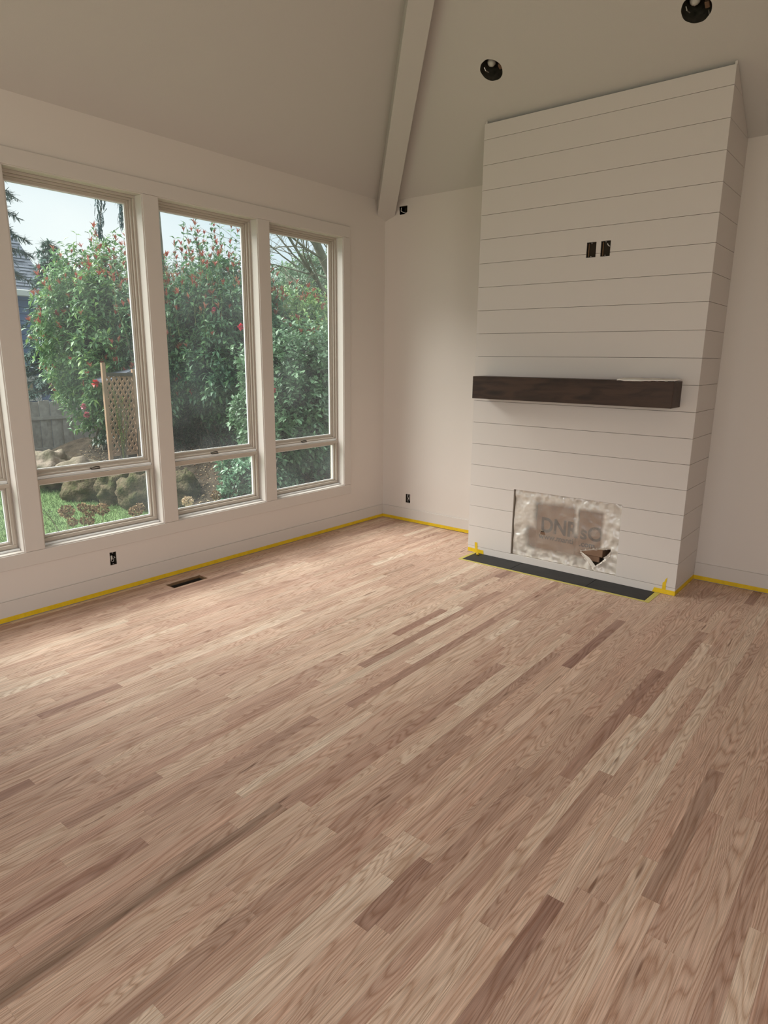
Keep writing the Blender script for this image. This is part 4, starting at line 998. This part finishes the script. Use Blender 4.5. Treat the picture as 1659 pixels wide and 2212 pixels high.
# climber canes in front of the lattice
cl = empty('climbing_rose', tp(.22,-.03,.08), 'thin green canes of a climber growing up the lattice panel', 'climber')
P=[]; D=[]
R_ = random.Random(9)
for k in range(11):
    m_ = MB(); s0 = .20+R_.uniform(-.03,.05); s1 = s0+R_.uniform(-.18,.20); z1 = R_.uniform(.6,1.25)
    pts = [tp(s0+(s1-s0)*q**1.5, -.05+(z1+.05)*q, .07+.02*math.sin(q*5+k)) for q in [i/7 for i in range(8)]]
    m_.tube(pts, .008 if k < 5 else .005, 5, r1=.003); obj('cane', m_, M['twig'] if k%3 else M['bark'], cl, smooth=True)
    for _ in range(16): q = R_.uniform(.35,1); i = min(6,int(q*7)); P.append(tuple(pts[i].lerp(pts[i+1],q*7-i))); D.append((R_.gauss(0,1),R_.gauss(0,1),R_.gauss(.2,.6)))
V,F = leaf_arrays(np.array(P),np.array(D),.035,.022); mesh_np('foliage',V,F,M['leaf'],np.repeat(palette(len(P),[(.30,.38,.10),(.25,.34,.10)]),5,0),cl,kind='stuff')
# arching hose stake
tag(obj('garden_stake', MB().tube([tp(.42,-.05,.12),tp(.42,.35,.12),tp(.44,.52,.12),tp(.50,.58,.12),tp(.56,.52,.12)],.007,6), M['cedar_grey'], smooth=True), 'thin dark hooked stake in front of the lattice', 'stake')

# ---- boulders
def boulder(label, c, r, sq, m, seed, amp=.38):
    m_ = MB(); m_.ball(c, r, 4, sq, amp, seed); o = obj('boulder', m_, m, smooth=True); tag(o, label, 'boulder', 'boulders edging the planting bed'); return o
boulder('broad pinkish boulder in front of the grey board fence', tuple(at(108,998,-7.0)+Vector((0,0,-.12))), .46, (.9,.85,.68), M['rock_pink'], 1, .35)
boulder('tan boulder right beside the pinkish one under the big shrub', tuple(at(172,992,-6.5)+Vector((0,0,-.22))), .34, (.8,1.25,.6), M['rock_pink'], 5)
boulder('wide mossy boulder at the back edge of the lawn', tuple(at(208,1052,-5.75)), .44, (.85,.98,.72), M['rock_moss'], 2)
boulder('tall grey brown boulder with a pink scar beside the mossy one', tuple(at(252,1055,-5.15)), .34, (.8,.85,1.0), M['rock_moss'], 7)
boulder('mossy green boulder in the lower right of the second window', tuple(at(300,1068,-4.55)), .36, (.9,.8,.95), M['rock_moss'], 3)
boulder('rounded grey boulder low in the third window', tuple(at(392,1058,-4.1)), .33, (.9,.8,.9), M['rock_moss'], 9)

# ---- dried hydrangea heads, each on its own stem
R_ = random.Random(4)
HY = [(144,1107,27,'large dried brown hydrangea head, leftmost of the upper row'),(178,1097,19,'small dried hydrangea head behind the lawn row second from left'),(195,1105,26,'round dried hydrangea head third in the upper row'),
      (221,1101,25,'tan dried hydrangea head rightmost in the row on the lawn'),(157,1128,19,'low dried hydrangea head under the large leftmost one'),(182,1126,17,'low drooping dried hydrangea head left of its twin'),(194,1127,17,'low drooping dried hydrangea head right of its twin'),
      (293,1106,24,'dark dried hydrangea head by the mossy green boulder'),(301,1098,20,'crisp tan dried hydrangea head above the dark one'),(405,1084,21,'pale dried hydrangea head at the left of the third window'),(466,1070,18,'faded dried hydrangea head on the soil of the third window')]
for k, (u, v, dpx, lab) in enumerate(HY):
    xx = -1.75-.1*(k%3) if u < 350 else -2.1; c = at(u,v,xx); dist = (c-CAM).dot(CF); r = dpx/2/FPX*dist*1.02
    t = empty('dried_hydrangea', (c.x,c.y,GZ), lab, 'dried flower', 'dried hydrangea heads outside the windows')
    n = 230; dd = rand_dirs(n); dd[:,2] = dd[:,2]*.85+.12; P = np.array(c)[None,:]+dd*r*NR.uniform(.72,1.0,(n,1))
    V,F = leaf_arrays(P, dd+NR.normal(0,.8,dd.shape), r*.42, r*.36, NR.uniform(-1.5,1.5,n))
    mesh_np('flower_head', V, F, M['dry'], np.repeat(palette(n,[(.19,.115,.07),(.27,.175,.10),(.11,.065,.04),(.40,.29,.17)] if k not in (9,) else [(.45,.33,.22),(.6,.47,.33)],.3),5,0), t)
    obj('stem', MB().tube([(c.x,c.y,GZ-.02),(c.x+.02,c.y-.02,(GZ+c.z)/2),(c.x,c.y,c.z)], .004, 5), M['twig'], t)
c = at(99,1108,-1.7); t = empty('rose_cane', (c.x,c.y+.06,GZ), 'thin dark leafless cane at the left edge of the second window', 'plant')
obj('stem', MB().tube([(c.x,c.y+.12,GZ-.02),(c.x,c.y+.10,c.z-.2),(c.x,c.y+.05,c.z-.08),tuple(c)],.0035,5), M['bark'], t)
P = np.array([tuple(c+Vector((R_.gauss(0,.02),R_.gauss(0,.03),R_.gauss(0,.02)))) for _ in range(30)]); V,F = leaf_arrays(P, NR.normal(0,1,(30,3)), .028,.016); mesh_np('foliage',V,F,M['leaf'],np.repeat(palette(30,[(.05,.08,.03),(.10,.14,.05)]),5,0),t)

# ---- grass and leaf litter
n = 30000; gx_ = NR.uniform(-9.5,-2.2,n); gy_ = NR.uniform(-3.2,.25,n); gz_ = np.array([ground_z(a,b_) for a,b_ in zip(gx_,gy_)])
D = np.stack([NR.normal(0,.35,n),NR.normal(0,.35,n),np.ones(n)],1)
V,F = leaf_arrays(np.stack([gx_,gy_,gz_],1), D, NR.uniform(.02,.05,n), .008, NR.uniform(0,3,n), T_NEED, F_NEED)
o = mesh_np('lawn_grass', V, F, M['needle'], np.repeat(palette(n,[(.12,.20,.07),(.16,.25,.10),(.21,.28,.13)],.25),4,0), kind='stuff'); tag(o,'short bright green grass of the lawn behind the windows','grass')
n = 5200; gx_ = NR.uniform(-8.0,-2.6,n); gy_ = NR.uniform(-.15,2.2,n); gz_ = np.array([ground_z(a,b_) for a,b_ in zip(gx_,gy_)])+.008
D = np.stack([NR.normal(0,1,n),NR.normal(0,1,n),NR.normal(0,.25,n)],1)
V,F = leaf_arrays(np.stack([gx_,gy_,gz_],1), D, NR.uniform(.03,.07,n), .022, NR.uniform(-.6,.6,n))
o = mesh_np('fallen_leaves', V, F, M['dry'], np.repeat(palette(n,[(.20,.12,.08),(.34,.25,.15),(.45,.36,.24),(.12,.08,.05)],.3),5,0), kind='stuff'); tag(o,'brown and tan fallen leaves littering the planting bed','leaves')

# ---- board fence
FX = -11.6; fz1 = at(100,866,FX).z; fy0, fy1 = at(30,868,FX).y, at(225,868,FX).y
fe = empty('board_fence', (FX,(fy0+fy1)/2,-1.2), 'weathered grey board fence in front of the blue house', 'fence')
y = fy0; k = 0
while y < fy1:
    w_ = .135+.01*math.sin(k*2.1); xo = 0 if k%2 else .03
    obj('board', MB().box(FX+xo,FX+xo+.02,y+.004,y+w_-.004,-1.25,fz1+.02*math.sin(k*1.7)), M['fence'], fe); y += w_*.93; k += 1
obj('rail', MB().box(FX+.052,FX+.09,fy0,fy1,fz1-.42,fz1-.34), M['fence'], fe); obj('rail', MB().box(FX+.052,FX+.09,fy0,fy1,fz1-1.15,fz1-1.07), M['fence'], fe)

# ---- blue neighbour house
HX = -16.0; corner = at(82,720,HX).y; eave = at(60,633,HX+.35).z
hs = empty('neighbour_house', (HX-3,corner-3,-1.2), 'blue clapboard house with grey shingle roof beyond the fence', 'house')
beltz = at(84,793,HX).z; y_lo = at(108,830,HX-.15).y
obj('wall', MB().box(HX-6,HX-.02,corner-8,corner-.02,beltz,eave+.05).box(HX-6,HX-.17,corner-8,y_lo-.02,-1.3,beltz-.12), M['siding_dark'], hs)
z = beltz; ex_ = .185
while z < eave-.05:
    m_ = MB(); m_.prism([(HX+.030,corner-4,z),(HX-.015,corner-4,z),(HX-.015,corner-4,z+ex_-.004),(HX+.008,corner-4,z+ex_-.004)], (0,4,0)); obj('siding_board', m_, M['siding'], hs); z += ex_
obj('belt_trim', MB().box(HX-.05,HX+.06,corner-4,corner+.05,beltz-.10,beltz-.02), M['siding_dark'], hs)
z = -1.2
while z < beltz-.3:
    m_ = MB(); m_.prism([(HX-.120,corner-4,z),(HX-.165,corner-4,z),(HX-.165,corner-4,z+ex_-.004),(HX-.142,corner-4,z+ex_-.004)], (0,y_lo-corner+4,0)); obj('siding_board', m_, M['siding'], hs); z += ex_
wy0, wy1 = at(46,850,HX-.1).y, at(88,850,HX-.1).y; wz0, wz1 = at(70,866,HX-.1).z, at(70,812,HX-.1).z
wf = obj('window', ring(MB(), HX-.13,HX-.06, wy0,wy1,wz0,wz1,.09).box(HX-.12,HX-.07,wy0,wy1,wz0,wz0+.0).box(HX-.12,HX-.08,wy0,wy1,wz1-.20,wz1-.09), M['white_trim'], hs)
obj('pane', MB().box(HX-.13,HX-.115,wy0+.09,wy1-.2,wz0+.09,wz1-.2), M['pane_dark'], wf)
obj('blind', MB().box(HX-.114,HX-.105,wy0+.09,wy1-.2,(wz0+wz1)/2-.05,wz1-.2), M['blind'], wf)
obj('gutter', MB().box(HX+.30,HX+.44,corner-5,corner+.35,eave-.10,eave+.08), M['white_trim'], hs, bevel=.02)
rs = .86; ry1 = corner+.32
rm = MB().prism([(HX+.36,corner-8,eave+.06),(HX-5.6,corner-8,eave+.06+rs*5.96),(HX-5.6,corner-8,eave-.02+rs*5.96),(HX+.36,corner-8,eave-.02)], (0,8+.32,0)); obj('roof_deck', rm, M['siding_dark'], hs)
sh_ = MB(); rr_ = random.Random(3); stp = .145; cs, sn = 1/math.sqrt(1+rs*rs), rs/math.sqrt(1+rs*rs)
for q in range(44):
    s0 = q*stp; yy = ry1-rr_.uniform(0,.15)
    yprev = ry1
    while yprev > corner-3.2:
        w_ = rr_.choice((.16,.22,.30)); th_ = rr_.choice((.012,.028)); ya_, yb_ = yprev-w_, yprev
        px_, pz_ = HX+.40-s0*cs, eave+.075+s0*sn; ox, oz = sn, cs
        sh_.prism([(px_,ya_,pz_),(px_+ox*th_,ya_,pz_+oz*th_),(px_-cs*(stp+.02)+ox*.003,ya_,pz_+sn*(stp+.02)+oz*.003),(px_-cs*(stp+.02),ya_,pz_+sn*(stp+.02))],(0,w_-.004,0)); yprev = ya_
obj('shingles', sh_, M['shingle'], hs, kind='stuff')
# small shed roof behind the trellis
sp = at(262,812,-6.05)
sd_ = empty('garden_shed', (sp.x,sp.y,ground_z(sp.x,sp.y)), 'small dark shed roof showing above the lattice panel', 'shed')
obj('roof', MB().prism([(sp.x-.3,sp.y-.32,sp.z-.10),(sp.x+.15,sp.y-.32,sp.z-.10),(sp.x+.15,sp.y+.25,sp.z+.10),(sp.x-.3,sp.y+.25,sp.z+.10)],(0,0,.04)), M['shingle'], sd_)
obj('wall', MB().box(sp.x-.2,sp.x+.05,sp.y-.02,sp.y+.24,-.1,sp.z+.0), M['cedar_grey'], sd_)
